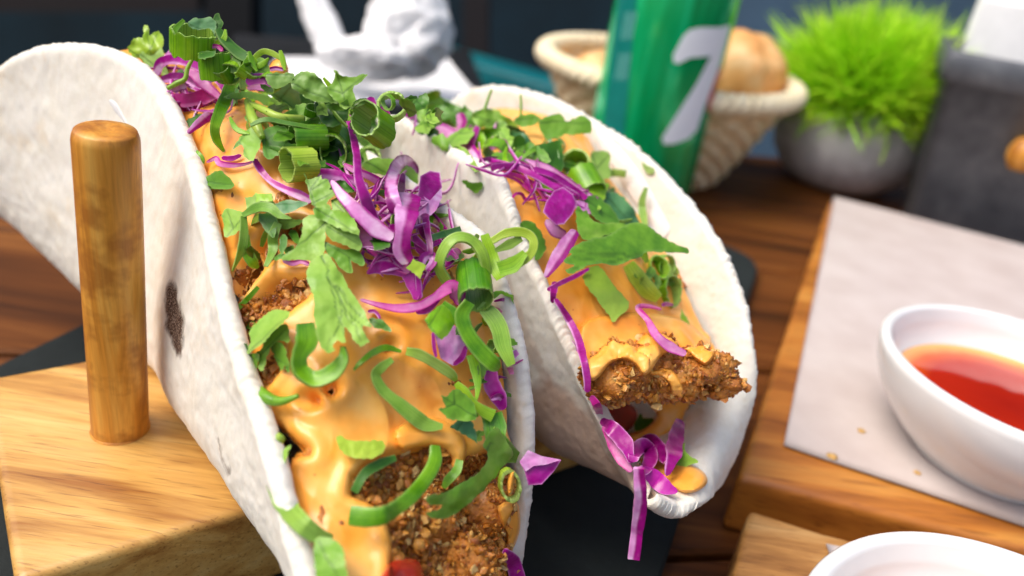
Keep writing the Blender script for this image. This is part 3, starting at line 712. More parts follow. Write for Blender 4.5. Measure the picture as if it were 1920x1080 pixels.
def solid(Vt, Vb, Fc, name, mat, parent, at):
    n = len(Vt); e = {}
    for f in Fc:
        for a, b in ((f[0], f[1]), (f[1], f[2]), (f[2], f[0])): e[(a, b)] = 1
    be = [(a, b) for (a, b) in e if (b, a) not in e]
    F2_ = np.vstack([Fc, Fc[:, ::-1] + n] + ([np.array([[b, a, a + n] for a, b in be]), np.array([[b, a + n, b + n] for a, b in be])]))
    return mk(name, np.vstack([Vt, Vb]), F2_, mat, parent, True, np.vstack([at, at]), sharp=50)
def planefit(V2, D):
    A_ = np.c_[V2, np.ones(len(V2))]; k, *_ = np.linalg.lstsq(A_, D, rcond=None); return k
def leafy(name, mat, poly, lift=.25, base=None, tilt=(0, 0), curl=.10, th=.028, lab=None, cat='herb leaf', grp=None, d=None, smooth=0, parent=None, veins=True, pale=0, seed=None, rag=1.2, fold=0):
    poly = np.asarray(poly, float); seed = seed if seed is not None else int(poly[0][0] * 5 + poly[0][1])
    if mat in ('leaf', 'leafd', 'leafb') and not smooth: smooth = 4
    sz = np.ptp(poly, axis=0).max(); V2, Fc, e = meshpoly(poly, max(2.4, sz / 44), smooth)
    if mat != 'cab': V2 = V2 + (np.c_[fbm(np.c_[V2 / 7., V2[:, 0] * 0 + seed], 1, 2, 1), fbm(np.c_[V2 / 7., V2[:, 0] * 0 + seed], 1, 2, 6)] * 3.0 * np.clip(1 - e / 6, 0, 1)[:, None])
    # depth plane below the leaf
    if d is None:
        smp = V2[::max(1, len(V2) // 40)]; D = depths(smp); kf = planefit(smp, np.minimum(D, np.median(D) + .8))
        kf[:2] = np.clip(kf[:2], -.012, .012); cen = V2.mean(0); kf[2] = np.percentile(D, 25) - kf[:2] @ cen
    else: kf = np.array([0, 0, min(float(d), float(np.percentile(depths(V2[::max(1, len(V2) // 30)]), 20)) - .15)])
    cen = V2.mean(0)
    D = V2 @ kf[:2] + kf[2] - lift + (V2[:, 0] - cen[0]) / 100 * tilt[0] + (V2[:, 1] - cen[1]) / 100 * tilt[1]
    p3 = np.c_[V2 / 60., np.full(len(V2), seed * .13)]
    D = D + fbm(np.c_[V2 / 11., V2[:, 0] * 0 + seed], 1, 2, 3) * .012 + fbm(p3, 1.1, 2, seed) * curl + fbm(p3, 2.4, 2, seed + 5) * curl * .18
    if fold:                                               # gutter along the long axis
        u, s_, vt = np.linalg.svd(V2 - cen, full_matrices=False); tt = (V2 - cen) @ vt[1]; D = D - fold * np.abs(tt) / (np.abs(tt).max() + 1e-9)
    C = np.array([P(x, y, z) for (x, y), z in zip(V2, D)])
    r = C - CAM; r /= np.linalg.norm(r, axis=1, keepdims=True)
    k0 = np.full(len(V2), float(pale))
    k1 = np.zeros(len(V2))
    if veins:
        b = np.asarray(base if base is not None else poly[0], float); q = poly; rad = np.hypot(*(q - cen).T)
        tips = [q[i] for i in range(len(q)) if rad[i] >= rad[i - 1] and rad[i] >= rad[(i + 1) % len(q)] and np.hypot(*(q[i] - b)) > sz * .3]
        wv = V2 + np.c_[fbm(p3, 2, 2, seed + 8), fbm(p3, 2, 2, seed + 9)] * sz * .05
        main = max(tips, key=lambda z: np.hypot(*(z - b))) if tips else cen
        for tp in tips:
            a0 = b if tp is main else b + (main - b) * min(.6, .15 + .5 * RNG.rand()); ab = tp - a0; u_ = np.clip(((wv - a0) @ ab) / (ab @ ab + 1e-9), 0, .93)
            dist = np.hypot(*(wv - a0 - u_[:, None] * ab).T); k1 = np.maximum(k1, np.clip(1.25 - dist / (1.5 + sz * .004), 0, 1) * .9 * (1 - u_ * .5))
    edge_ = np.clip(1 - e / 2.6, 0, 1) * (.8 if mat == 'cab' else .3)
    if mat == 'cab': k0 = np.clip(k0 + .35 * fbm(p3, 3, 3, seed + 4) * (k0 > .3), 0, 1); k1 = k1 * 0
    at = np.stack([np.clip(k0 + edge_ * (1 - k0), 0, 1), k1, k1 * 0], -1)
    # orient so that the outside faces the camera
    a, b_, c_ = C[Fc[0]]; 
    if np.cross(b_ - a, c_ - a) @ (CAM - a) < 0: Fc = Fc[:, ::-1]
    return finish(solid(C, C + r * th, Fc, name, MAT[mat], parent, at), lab, cat, grp)
def puddle(name, mat, poly, dome=.2, lift=.0, lab=None, cat=None, grp=None, parent=None, smooth=3, d=None, seed=1, step=3.0, rr_=22, nz=.04, attr=None, sink=.15, pf=.4):
    V2, Fc, e = meshpoly(poly, step, smooth); D = depths(V2)
    D = D if d is None else np.full(len(V2), float(d))
    if d is None: 
        k = planefit(V2, D); D = D * (1 - pf) + (V2 @ k[:2] + k[2]) * pf
    h = dome * np.sqrt(np.clip(1 - (1 - np.clip(e / rr_, 0, 1)) ** 2, 0, 1)) - sink * np.clip(1 - e / 4, 0, 1)
    C = np.array([P(x, y, z) for (x, y), z in zip(V2, D - lift)]); r = CAM - C; r /= np.linalg.norm(r, axis=1, keepdims=True)
    C = C + r * (h + nz * fbm(C, 1.8, 3, seed))[:, None]
    a, b_, c_ = C[Fc[0]]
    if np.cross(b_ - a, c_ - a) @ (CAM - a) < 0: Fc = Fc[:, ::-1]
    at = np.zeros((len(C), 3)) if attr is None else np.tile(attr, (len(C), 1)).astype(float)
    return finish(solid(C, C - r * .12 - r * np.clip(h, 0, 9)[:, None] * .9, Fc, name, MAT[mat], parent, at), lab, cat, grp)
def ring(name, mat, c, r, axis, length, lift=.3, sq=1.0, rot=0, arcd=(0, 360), wall=5,  lab=None, cat='green onion', grp=None, d=None, seed=None, inner=.45, wob=.08, parent=None):
    seed = seed if seed is not None else int(c[0] * 3 + c[1]); D = (min(d, depths([c])[0] - .2) if d is not None else depths([c])[0]) - lift; s_ = D / F_PX
    ax = np.array(axis, float); ax /= np.linalg.norm(ax); Ax = IR * ax[0] - IU * ax[1] - FWD * ax[2]      # x right, y down, z to camera
    e = np.cross(Ax, IU); e = e if np.linalg.norm(e) > .2 else np.cross(Ax, IR); e /= np.linalg.norm(e); g = np.cross(Ax, e)
    cr_, sr = math.cos(math.radians(rot)), math.sin(math.radians(rot)); e, g = e * cr_ + g * sr, g * cr_ - e * sr
    full = arcd[1] - arcd[0] >= 359; n = 64; a = np.radians(np.linspace(*arcd, n, endpoint=not full)); k = 12
    z = np.linspace(0, -length * s_, k); Cc = P(c[0], c[1], D); Ro = r * s_; Ri = (r - wall * .62) * s_; wall = wall * .62
    def lay(R_, zz):
        A_, Z = np.meshgrid(a, zz, indexing='ij'); nzv = 1 + wob * fbm(np.stack([np.cos(A_) * .8, np.sin(A_) * .8, Z * 1.0 + seed], -1), 1.0, 2, seed)
        return Cc + e * (np.cos(A_) * R_ * sq * nzv)[..., None] + g * (np.sin(A_) * R_ * nzv)[..., None] + Ax * (Z + .02 * fbm(np.stack([np.cos(A_) * 4, np.sin(A_) * 4, Z * 0 + seed], -1), 1, 2, seed + 2) * r * s_ * 6)[..., None]
    Rm = (Ro + Ri) / 2
    prof = np.concatenate([lay(Ri, z[::-1]), lay(Rm, [.10 * wall * s_ + .0]), lay(Ro, z), lay(Rm, [z[-1] - .1 * wall * s_])], 1); m = prof.shape[1]
    V = prof.reshape(-1, 3); i = np.arange(n if full else n - 1)[:, None]; i2 = (i + 1) % n; j = np.arange(m)[None]; j2 = (j + 1) % m
    Fq = np.stack([i * m + j, i * m + j2, i2 * m + j2, i2 * m + j], -1).reshape(-1, 4)
    Fl = Fq.tolist()
    if not full: Fl += [list(range(m))[::-1], list(range((n - 1) * m, n * m))]
    k0 = np.tile(np.r_[np.full(k, inner), [.95], [.35], np.full(k - 1, .0), [.7]], n)
    stre = np.repeat(np.abs(np.sin(a * 9 + seed)) ** 6 * .25, m)
    return finish(mk(name, V, Fl, MAT[mat], parent, True, np.stack([np.clip(k0 + stre * .4, 0, 1), k0 * 0, np.repeat(.3 + a * .45, m) + (seed % 13) * .2], -1), sharp=38), lab, cat, grp)
def stem(name, mat, pts, r, lift=.3, lab=None, cat='herb stem', grp=None, d=None, pale=.25, parent=None):
    pts = zonal(pts); n = 40; c = cr(pts, n); t = np.linspace(0, 1, n); rr2 = np.interp(t, np.linspace(0, 1, len(np.atleast_1d(r))), np.atleast_1d(r))
    D = depths(c) if d is None else np.minimum(depths(c) - .15, float(d))
    D = np.convolve(np.pad(D, 6, 'edge'), np.ones(13) / 13, 'valid') - lift
    C = np.array([P(x, y, z) for (x, y), z in zip(c, D)]); T = np.gradient(C, axis=0); T /= np.linalg.norm(T, axis=1, keepdims=True)
    e = np.cross(T, FWD); e /= np.linalg.norm(e, axis=1, keepdims=True); g = np.cross(T, e); R = rr2 * D / F_PX
    a = np.linspace(0, 2 * np.pi, 14, endpoint=False); ridge = 1 + .06 * np.cos(a * 5)
    V = (C[:, None] + (e[:, None] * (np.cos(a) * ridge)[None, :, None] + g[:, None] * (np.sin(a) * ridge)[None, :, None]) * (R * (1 + .06 * fbm(C, 3, 2, 1)))[:, None, None]).reshape(-1, 3)
    i = np.arange(n - 1)[:, None]; j = np.arange(14)[None]; j2 = (j + 1) % 14
    Fl = np.stack([i * 14 + j, (i + 1) * 14 + j, (i + 1) * 14 + j2, i * 14 + j2], -1).reshape(-1, 4).tolist() + [list(range(14)), list(range((n - 1) * 14, n * 14))[::-1]]
    at = np.zeros((len(V), 3)); at[:, 0] = pale; return finish(mk(name, V, Fl, MAT[mat], parent, True, at), lab, cat, grp)

# ------------------------------------------------------------------ toppings, piece by piece
CB, GO, HL, HS = 'cabbage shred', 'green onion', 'herb leaf', 'herb stem'
def cab(lab, pts, wid, **k): return ribbon('cabbage_shred', 'cab', pts, wid, lab=lab, cat=CB, **k)
def cabp(lab, poly, **k): return leafy('cabbage_piece', 'cab', poly, lab=lab, cat='cabbage piece', veins=False, **{**dict(th=.07, curl=.2), **k})
def lf(lab, poly, mat='leaf', **k): return leafy('cilantro_leaf', mat, poly, lab=lab, cat=HL, **k)
def gor(lab, pts, wid, mat='scal', **k): return ribbon('green_onion_strip', mat, pts, wid, lab=lab, cat=GO, **k)
def gon(lab, c, r, axis, length, mat='scal', **k): return ring('green_onion_ring', mat, c, r, axis, length, lab=lab, cat=GO, **k)

# tomato under the sauce
puddle('tomato_chunk', 'tomato', [(712, 1100), (722, 1066), (740, 1048), (765, 1046), (788, 1056), (792, 1100)], .35, .25, 'red tomato chunk at the bottom edge under fried crust', 'tomato', rr_=26)
puddle('tomato_chunk', 'tomato', [(470, 785), (500, 795), (540, 822), (545, 850), (525, 875), (500, 865), (486, 830)], .1, -.25, 'dark red tomato chunk in shade beside the near tortilla rim', 'tomato', rr_=20)

# --- back heap of taco 1
lf('ragged pale green piece sticking up behind the near tortilla rim', [(240, 88), (250, 72), (268, 70), (271, 47), (278, 48), (280, 68), (297, 56), (309, 75), (303, 90), (314, 118), (318, 150), (285, 130), (262, 112), (240, 100)], 'scaly', lift=.5, d=19.3, th=.05, curl=.3)
lf('pale folded green piece in front of the ragged one at the back', [(262, 100), (280, 88), (305, 92), (312, 130), (330, 150), (300, 140), (272, 120)], 'leaf', lift=.2, d=18.9, pale=.35, th=.05)
gon('large green onion tube standing at the top of the back heap', (362, 58), 44, (.2, -.8, .45), 44, d=19.6, lift=0, wall=7, arcd=(0, 360), wob=.15)
lf('bluish green flap lying across the topmost green onion tube', [(352, 45), (362, 36), (395, 33), (404, 42), (403, 66), (392, 55), (365, 56)], 'leafb', lift=0, d=18.7, th=.05)
lf('tiny curled sprig tip rising highest above the back heap', [(398, 50), (400, 32), (409, 25), (413, 35), (420, 45), (410, 60), (402, 70)], 'leafd', lift=0, d=19.0)
gor('dark green strip sloping down to the right from the topmost tube', [(408, 55), (425, 78), (450, 100), (482, 118)], (14, 26, 26, 14), 'leafd', d=18.9, lift=0, twist=30)
gon('green onion tube with a pink shred in its mouth', (402, 98), 31, (.05, -1, .42), 48, d=18.5, lift=0, wall=6)
cab('pink curl inside the mouth of a green onion tube', [(388, 98), (396, 88), (408, 87), (418, 96)], 8, d=18.2, lift=0, pale=.6, pink=.7)
cabp('white and mauve cabbage wedge behind the purple arch', [(300, 112), (318, 93), (338, 84), (352, 100), (362, 113), (345, 120), (318, 118)], lift=.0, d=18.3, pale=.85)
cab('broad dark purple arch nearest the back left', [(294, 140), (300, 120), (318, 112), (345, 113), (380, 126), (408, 146), (424, 175)], (14, 17, 17, 20, 22, 20, 10), d=(17.9, 17.6, 17.4, 17.3), lift=0, pale=(.9, .3, .1, .05, .05), twist=(20, 0, -15))
cab('bright pink shred curving under the dark purple arch', [(345, 132), (365, 140), (383, 158), (400, 172), (418, 188)], (10, 18, 20, 16, 10), d=17.1, lift=0, pale=.8, pink=.45)
cab('magenta shred at the bottom of the purple bunch at the back left', [(318, 180), (345, 188), (380, 182), (412, 176)], (12, 26, 28, 12), d=17.2, lift=0, pale=.1, pink=.5)
cab('dark purple shred lowest in the bunch at the back left', [(325, 198), (355, 200), (390, 192), (415, 182)], (16, 22, 22, 12), d=17.5, lift=0)
cab('lilac end of a shred touching the near tortilla rim', [(322, 168), (335, 160), (350, 162)], (16, 24, 12), d=16.9, lift=0, pale=1)
cab('purple shred crossing inside the arch at the back left', [(302, 150), (325, 146), (352, 150), (375, 165)], (12, 20, 20, 14), d=17.7, lift=0, pale=.35)
stem('herb_stem', 'scaly', [(364, 106), (352, 128), (347, 148), (332, 156), (314, 166)], (3, 4, 4.5, 5, 4), 0, 'thin bent green stem across the purple bunch at the back left', d=16.8)
cab('mauve shred slanting down to the left rim below the purple bunch', [(412, 205), (390, 218), (372, 232), (352, 250)], (12, 18, 16, 8), lift=.2, pale=.55)
lf('dark green sliver between rim and sauce under the purple bunch', [(346, 228), (378, 212), (372, 225), (348, 244)], 'leafd', lift=.12)
gor('yellow green bent strip at the right of the back heap', [(452, 135), (470, 118), (490, 98), (508, 99), (528, 110)], (8, 11, 10, 11, 10), 'scaly', d=18.3, lift=0)
lf('short green leaf behind the yellow bent strip', [(470, 120), (486, 108), (502, 118), (506, 142), (490, 146), (474, 138)], 'leaf', lift=0, d=18.6)
cab('purple fold with a pale lower lip right of the long green strip', [(462, 156), (480, 148), (498, 150), (512, 162)], (14, 20, 20, 10), d=17.9, lift=0, pale=.0)
cab('lilac lip under the purple fold at the back right', [(464, 166), (485, 162), (508, 166)], (8, 18, 12), d=17.6, lift=0, pale=1)
puddle('sauce_blob', 'sauce', [(504, 128), (515, 112), (532, 112), (541, 128), (536, 142), (512, 144)], .3, 0, 'small sauce blob at the far right end of the back heap', 'sauce', d=18.8, rr_=14)
cab('small pink bit on the far sauce blob', [(506, 130), (518, 128), (532, 131)], 8, d=18.3, lift=0, pale=.4)
gor('long green strip hanging from the back heap over the sauce', [(434, 124), (432, 150), (426, 178), (414, 205), (403, 238), (406, 262), (421, 284)], (10, 22, 24, 22, 19, 18, 5), 'scal', lift=(.9, .8, .6, .5, .4, .2, .05), twist=(40, 20, -10, 10, 30))
gor('short pale green strip beside the long hanging strip', [(446, 98), (442, 118), (440, 138)], (10, 18, 14), 'leaf', d=17.9, lift=0, pale=.4)
gor('green strip bending under the yellow one', [(466, 130), (456, 148), (455, 168)], (12, 18, 10), 'leaf', d=17.6, lift=0, pale=.3, twist=20)
for i, (cx, cy, rr_) in enumerate([(452, 118, 24), (478, 125, 22), (430, 140, 22), (500, 160, 20)]):
    gon(['green onion ring just right of the pink mouthed tube', 'green onion ring under the yellow bent strip', 'green onion ring above the long hanging strip', 'green onion ring beside the purple fold with a pale lip'][i], (cx, cy), rr_, ((-.8, .6, .1, -.5)[i], (-.5, -.3, .7, .5)[i], (.6, .9, .8, .5)[i]), (20, 14, 24, 16)[i], d=18.9, lift=0, grp='half hidden rings of the back heap')
lf('pointed dark leaf over the stems in the upper middle', [(418, 181), (445, 173), (470, 171), (500, 178), (525, 192), (548, 208), (525, 207), (495, 196), (470, 185), (440, 186)], 'leaf', lift=.95, curl=.25)
lf('bluish ribbed leaf in the upper middle', [(508, 172), (528, 158), (552, 156), (562, 170), (566, 196), (556, 208), (535, 205), (518, 192)], 'leafb', lift=.85, curl=.15)
lf('broad pale leaf with a pointed top in the upper middle', [(546, 160), (556, 143), (578, 133), (598, 146), (618, 168), (634, 193), (612, 192), (588, 189), (566, 178)], 'leaf', lift=1.0, pale=.25, curl=.25)
lf('three pointed leaf standing against the white background', [(628, 130), (640, 141), (665, 143), (688, 138), (676, 154), (662, 168), (666, 188), (650, 205), (640, 200), (622, 182), (614, 168), (626, 148)], 'leaf', lift=.9, curl=.3, d=17.9)
lf('dark leaf strip hanging between the pale leaves', [(564, 172), (588, 170), (592, 200), (608, 228), (640, 238), (612, 240), (575, 236), (566, 205)], 'leafd', lift=.75)
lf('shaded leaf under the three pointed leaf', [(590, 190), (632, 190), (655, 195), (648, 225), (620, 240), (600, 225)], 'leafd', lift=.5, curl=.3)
lf('small pale leaf left of the bluish leaf', [(500, 140), (530, 136), (552, 140), (545, 155), (520, 165), (505, 160)], 'leaf', lift=.6, pale=.3)
stem('herb_stem', 'scaly', [(462, 192), (492, 205), (525, 220), (568, 224)], (5, 7, 8, 8), .95, 'thick pale stem lying level across the upper middle', pale=.35)
stem('herb_stem', 'scaly', [(464, 190), (472, 218), (482, 238), (492, 258)], (6, 9, 9, 6), .9, 'thick pale stem pointing down from the fork in the upper middle', pale=.35)
lf('folded leaf under the downward stem', [(437, 280), (450, 258), (468, 240), (486, 246), (489, 268), (478, 296), (468, 303), (458, 292), (455, 272)], 'leaf', lift=.5, curl=.2)
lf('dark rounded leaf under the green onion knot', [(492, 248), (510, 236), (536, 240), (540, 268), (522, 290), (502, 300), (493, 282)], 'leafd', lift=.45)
gor('thin green ribbon above the green onion knot', [(470, 236), (500, 225), (545, 232), (595, 240), (645, 240)], (6, 11, 10, 9, 5), 'leaf', lift=1.15, twist=40)
gor('thin shiny ribbon hanging over the right side of the green onion knot', [(600, 244), (625, 250), (648, 256)], (6, 8, 4), 'leafb', lift=1.2)

# --- green onion knot
gon('large open green onion loop at the right of the knot', (683, 222), 44, (-.45, -.25, .8), 52, 'scal', lift=.8, sq=.78, rot=30, wall=7, d=17.7, wob=.2)
gon('bent green onion tube across the centre of the knot', (548, 258), 26, (-.8, .1, .45), 62, lift=.75, wall=5, wob=.15)
gon('green onion loop hanging like a pocket in the knot', (622, 288), 34, (.15, .35, .9), 40, 'scal', lift=.75, sq=.75, rot=10, wall=6, wob=.2)
gon('yellow green curled onion piece nearest the sauce', (536, 310), 37, (-.75, .15, .6), 50, 'scaly', lift=.7, wall=6, sq=.95, arcd=(-150, 175), rot=60, wob=.15)
gon('small green onion ring showing its white core', (693, 294), 23, (.2, -.15, 1), 16, 'scal', lift=.4, wall=8, inner=1)
lf('rumpled green strip right of the small onion ring', [(682, 305), (700, 296), (735, 298), (760, 308), (782, 325), (780, 345), (760, 348), (735, 335), (700, 325), (682, 318)], 'leaf', lift=.45, curl=.3)
gon('dark green onion tube below the large open loop', (690, 262), 34, (.2, .9, .3), 40, 'scal', lift=.3, wall=6)
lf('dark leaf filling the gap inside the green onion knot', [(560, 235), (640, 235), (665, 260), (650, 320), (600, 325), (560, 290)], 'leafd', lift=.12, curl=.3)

# --- left and middle of taco 1
cab('dark magenta bit above the thin pink shred', [(416, 296), (434, 297), (452, 291)], (7, 11, 7), lift=.12)
cab('thin pink shred lying on the sauce below the hanging strip', [(388, 304), (405, 297), (412, 306), (438, 310), (466, 306), (480, 298)], (5, 9, 12, 9, 5, 3), lift=.12, pale=.7, pink=.5)
cab('long purple shred running down the sauce towards the lobed leaf', [(477, 299), (488, 318), (508, 340), (535, 355), (562, 366), (584, 378)], (9, 13, 12, 14, 17, 14), lift=.16, pale=(.05, .1, .35, .6, .7), pink=.2)
lf('rounded green leaf near the tortilla rim on the left', [(382, 342), (398, 324), (414, 320), (428, 332), (438, 346), (430, 354), (405, 354)], 'leafd', lift=.25)
gor('short onion piece wedged at the left rim', [(362, 285), (372, 300), (366, 325)], (16, 22, 12), 'scal', lift=.3)
lf('small leaf pressed against the left rim', [(368, 343), (388, 342), (402, 350), (388, 358), (374, 364)], 'leaf', lift=.2)
stem('herb_stem', 'scal', [(372, 362), (380, 378), (378, 396)], (4, 4, 2), .2, 'short dark stem at the left rim under the small leaf')
lf('lobed leaf at the left end of the sprawling sprig', [(416, 403), (426, 391), (446, 395), (460, 398), (462, 412), (450, 430), (440, 441), (422, 445), (419, 425)], 'leaf', lift=.4, base=(460, 403))
gor('arched leaf ribbon forming the back of the sprawling sprig', [(456, 404), (480, 390), (505, 390), (525, 404), (546, 410)], (10, 20, 20, 14, 3), 'leaf', lift=.55, twist=15)
gor('narrow leaf hanging from the left of the sprawling sprig', [(457, 405), (458, 435), (454, 465), (444, 490), (436, 509)], (12, 17, 18, 9, 3), 'leaf', lift=(.4, .35, .3, .25, .2), twist=25)
gor('darker leaf hanging beside the narrow one', [(462, 440), (462, 468), (474, 492), (484, 502)], (10, 22, 22, 6), 'scal', lift=.2)
lf('square dark onion bit on top of the sprawling sprig', [(479, 362), (510, 363), (511, 378), (480, 378)], 'scal', lift=.42, th=.08, veins=False)
lf('pale onion bit left of the square one', [(460, 370), (478, 365), (510, 366), (516, 382), (485, 386), (462, 390)], 'scal', lift=.3, pale=.5, th=.06, veins=False)
lf('bluish leaf at the right end of the sprawling sprig', [(514, 384), (540, 375), (576, 380), (560, 392), (534, 401), (520, 400)], 'leafb', lift=.3)
lf('dark leaf under the middle of the sprawling sprig', [(484, 402), (515, 402), (520, 425), (512, 445), (498, 432)], 'leafd', lift=.3)
lf('pale frayed leaf right of the sprawling sprig', [(520, 412), (545, 410), (568, 415), (556, 424), (530, 428)], 'leaf', lift=.25, pale=.3)
gor('leaf strip running down from the middle of the sprig', [(522, 418), (512, 445), (512, 468), (498, 500)], (14, 20, 18, 8), 'leaf', lift=.3, pale=.2)
lf('tiny dark wet leaf beside the running strip', [(528, 440), (538, 445), (537, 462), (527, 478), (523, 460)], 'leafd', lift=.25)
lf('round lobed cilantro leaf at the top of the centre cluster', [(570, 322), (578, 336), (586, 334), (600, 328), (604, 335), (615, 337), (620, 350), (617, 355), (630, 358), (626, 368), (612, 379), (621, 390), (610, 398), (592, 391), (582, 375), (576, 350)], 'leaf', lift=.75, base=(592, 391), tilt=(0, .3))
lf('broad veined leaf at the left of the centre cluster', [(572, 408), (600, 402), (624, 404), (612, 430), (606, 480), (584, 489), (560, 488), (526, 484), (556, 462), (566, 430)], 'leaf', lift=.55, base=(622, 406))
lf('dark ridge leaf across the top of the centre cluster', [(588, 390), (625, 393), (660, 402), (666, 414), (674, 440), (640, 430), (614, 418), (592, 408)], 'leaf', lift=.7, curl=.2)
lf('small toothed leaf at the upper right of the centre cluster', [(622, 376), (632, 372), (646, 378), (656, 396), (662, 412), (640, 406), (624, 396)], 'leaf', lift=.62, pale=.15)
lf('pale veined leaf at the right of the centre cluster', [(616, 418), (645, 427), (672, 442), (678, 462), (670, 470), (640, 457), (612, 442)], 'leaf', lift=.66, pale=.2, base=(616, 425))
lf('notched leaf at the lower right of the centre cluster', [(610, 455), (640, 466), (674, 470), (684, 498), (665, 494), (657, 488), (661, 510), (640, 505), (628, 487), (614, 478)], 'leaf', lift=.55)
lf('largest cilantro leaf, long and veined, in the middle of the near taco', [(584, 490), (606, 476), (614, 476), (628, 496), (640, 512), (658, 545), (676, 572), (690, 598), (698, 612), (679, 612), (686, 628), (692, 642), (680, 648), (678, 651), (664, 640), (656, 622), (645, 614), (648, 642), (632, 640), (624, 645), (627, 658), (613, 661), (601, 648), (592, 620), (588, 590), (588, 560), (578, 530), (574, 512)], 'leaf', lift=.62, base=(600, 478), curl=.16, tilt=(0, -.05))
lf('little pointed leaf at the right tip of the largest leaf', [(692, 598), (712, 598), (726, 608), (735, 622), (715, 618), (700, 612)], 'leaf', lift=.25)
lf('large folded leaf on the left below the exposed crust', [(463, 664), (470, 640), (468, 620), (486, 600), (508, 583), (540, 582), (545, 588), (530, 606), (505, 630), (484, 650)], 'leaf', lift=.45, fold=.12)
lf('second folded leaf overlapping the one on the left', [(486, 668), (500, 632), (520, 614), (540, 611), (543, 642), (522, 640), (508, 652), (495, 690), (486, 690)], 'leaf', lift=.38)
lf('narrow leaf reaching the rim at the lower left', [(443, 655), (462, 645), (470, 660), (460, 690), (448, 690)], 'leafd', lift=.3)
lf('hanging leaf tip under the folded leaves', [(468, 665), (486, 664), (482, 690), (470, 708), (464, 690)], 'leaf', lift=.3)
lf('small hanging leaf left of the curled onion hook', [(508, 648), (528, 642), (536, 660), (541, 686), (534, 686), (526, 696), (520, 680)], 'leaf', lift=.4)
gor('curled green onion hook in the middle of the sauce', [(572, 606), (574, 640), (560, 668), (562, 695), (590, 712), (622, 700), (642, 675), (643, 650)], (34, 44, 30, 32, 34, 30, 22, 8), 'scal', lift=.42, cup=.5, th=.07, twist=(0, 10, 30, 20, 10, 40))
gor('short dark green strip over the sauce left of the crust', [(484, 538), (466, 558), (444, 580)], (8, 10, 9), 'scal', lift=.1)
cab('small pink fold at the top of the largest leaf', [(530, 488), (548, 494), (565, 490), (580, 496)], (7, 10, 10, 8), lift=.15, pale=.6, pink=.3)
gor('thin curved leaf below the largest leaf', [(664, 694), (676, 680), (698, 662), (725, 652), (752, 659)], (4, 9, 12, 14, 6), 'scal', lift=.2, twist=20)
gor('long bending leaf strip over the middle of the sauce', [(736, 674), (716, 688), (704, 704), (716, 730), (748, 758), (778, 782), (800, 796), (830, 800)], (12, 20, 20, 22, 26, 28, 26, 10), 'leaf', lift=.3, twist=(0, 30, 10, 0))
gor('green onion slice with pale inside on the right of the sauce', [(762, 658), (785, 664), (815, 680), (845, 700), (854, 712)], (14, 20, 20, 18, 8), 'scaly', lift=.3, cup=.8, pale=(.2, .5, .7, .6, .2), th=.08)
lf('lobed leaf pointing left at the right side of the sauce', [(826, 742), (838, 742), (852, 728), (870, 738), (888, 756), (893, 785), (878, 790), (858, 788), (838, 782), (824, 768), (836, 762)], 'leaf', lift=.5, base=(892, 780))
lf('dark bluish leaf under the lobed leaf on the right', [(843, 802), (856, 792), (872, 782), (885, 792), (896, 830), (882, 822), (866, 812)], 'leafb', lift=.42, curl=.2)
gor('green strip linking the lobed leaf to the onions above', [(855, 718), (870, 735), (888, 755), (905, 770), (925, 780)], (10, 20, 14, 24, 26), 'scal', lift=.45)
gor('broad bright onion band at the lower right', [(922, 776), (928, 800), (930, 822), (945, 845), (970, 858)], (42, 46, 40, 40, 20), 'scal', lift=.55, cup=.35)
lf('large three toothed leaf low on the right over the crust', [(930, 800), (952, 830), (962, 852), (945, 872), (930, 895), (905, 920), (880, 945), (845, 968), (815, 972), (798, 962), (822, 955), (828, 948), (806, 946), (798, 938), (806, 930), (840, 920), (875, 900), (905, 878), (915, 850), (905, 835)], 'leaf', lift=.5, base=(930, 830), curl=.16)
gon('pale oval onion slice at the lower right rim', (958, 912), 34, (.35, .12, .9), 14, 'scaly', lift=.55, sq=.6, rot=14, wall=13, inner=1, d=15.0)
puddle('sauce_blob', 'sauce', [(950, 905), (956, 885), (966, 884), (964, 905), (958, 930), (952, 925)], .12, .0, 'sauce showing in the middle of the pale oval onion slice', 'sauce', d=14.45, rr_=8)
#puddle('sauce_blob', 'sauce', [(944, 840), (962, 834), (980, 848), (974, 866), (958, 870), (946, 860)], .07, .0, 'sauce drop on the corner of the bright onion band', 'sauce', d=14.3, rr_=12)
cabp('purple cabbage wedge jutting out to the right over the dark gap', [(975, 868), (990, 845), (1015, 856), (1052, 863), (1040, 882), (1016, 908), (990, 910), (984, 885)], lift=0, d=14.8, th=.14, curl=.1)
cabp('pink upper face of the cabbage wedge jutting out to the right', [(974, 866), (990, 844), (1015, 855), (1052, 862), (1025, 871), (1000, 874), (986, 884)], lift=0, d=14.68, pale=.9, th=.1, curl=.05)
gor('long green band curving over the dark crust', [(815, 836), (815, 866), (798, 898), (776, 925), (748, 950), (722, 966), (690, 970), (656, 966)], (20, 28, 28, 28, 28, 36, 38, 34), 'scal', lift=(.35, .35, .4, .45, .5, .55, .5, .45), twist=(20, 10, -10, 20, 10, 0), cup=.3, th=.06)
gor('dark green band along the upper edge of the crust', [(742, 858), (712, 870), (684, 888), (664, 922)], (12, 20, 20, 16), 'leafd', lift=.3)
gor('short green band hanging off the sauce drip', [(862, 862), (856, 882), (840, 900), (832, 915)], (14, 20, 18, 8), 'scal', lift=.3)
lf('crescent of green onion lying flat in the sauce', [(632, 818), (662, 826), (718, 827), (717, 848), (694, 860), (658, 857), (638, 845)], 'scaly', lift=.14, th=.1, veins=False, smooth=4)
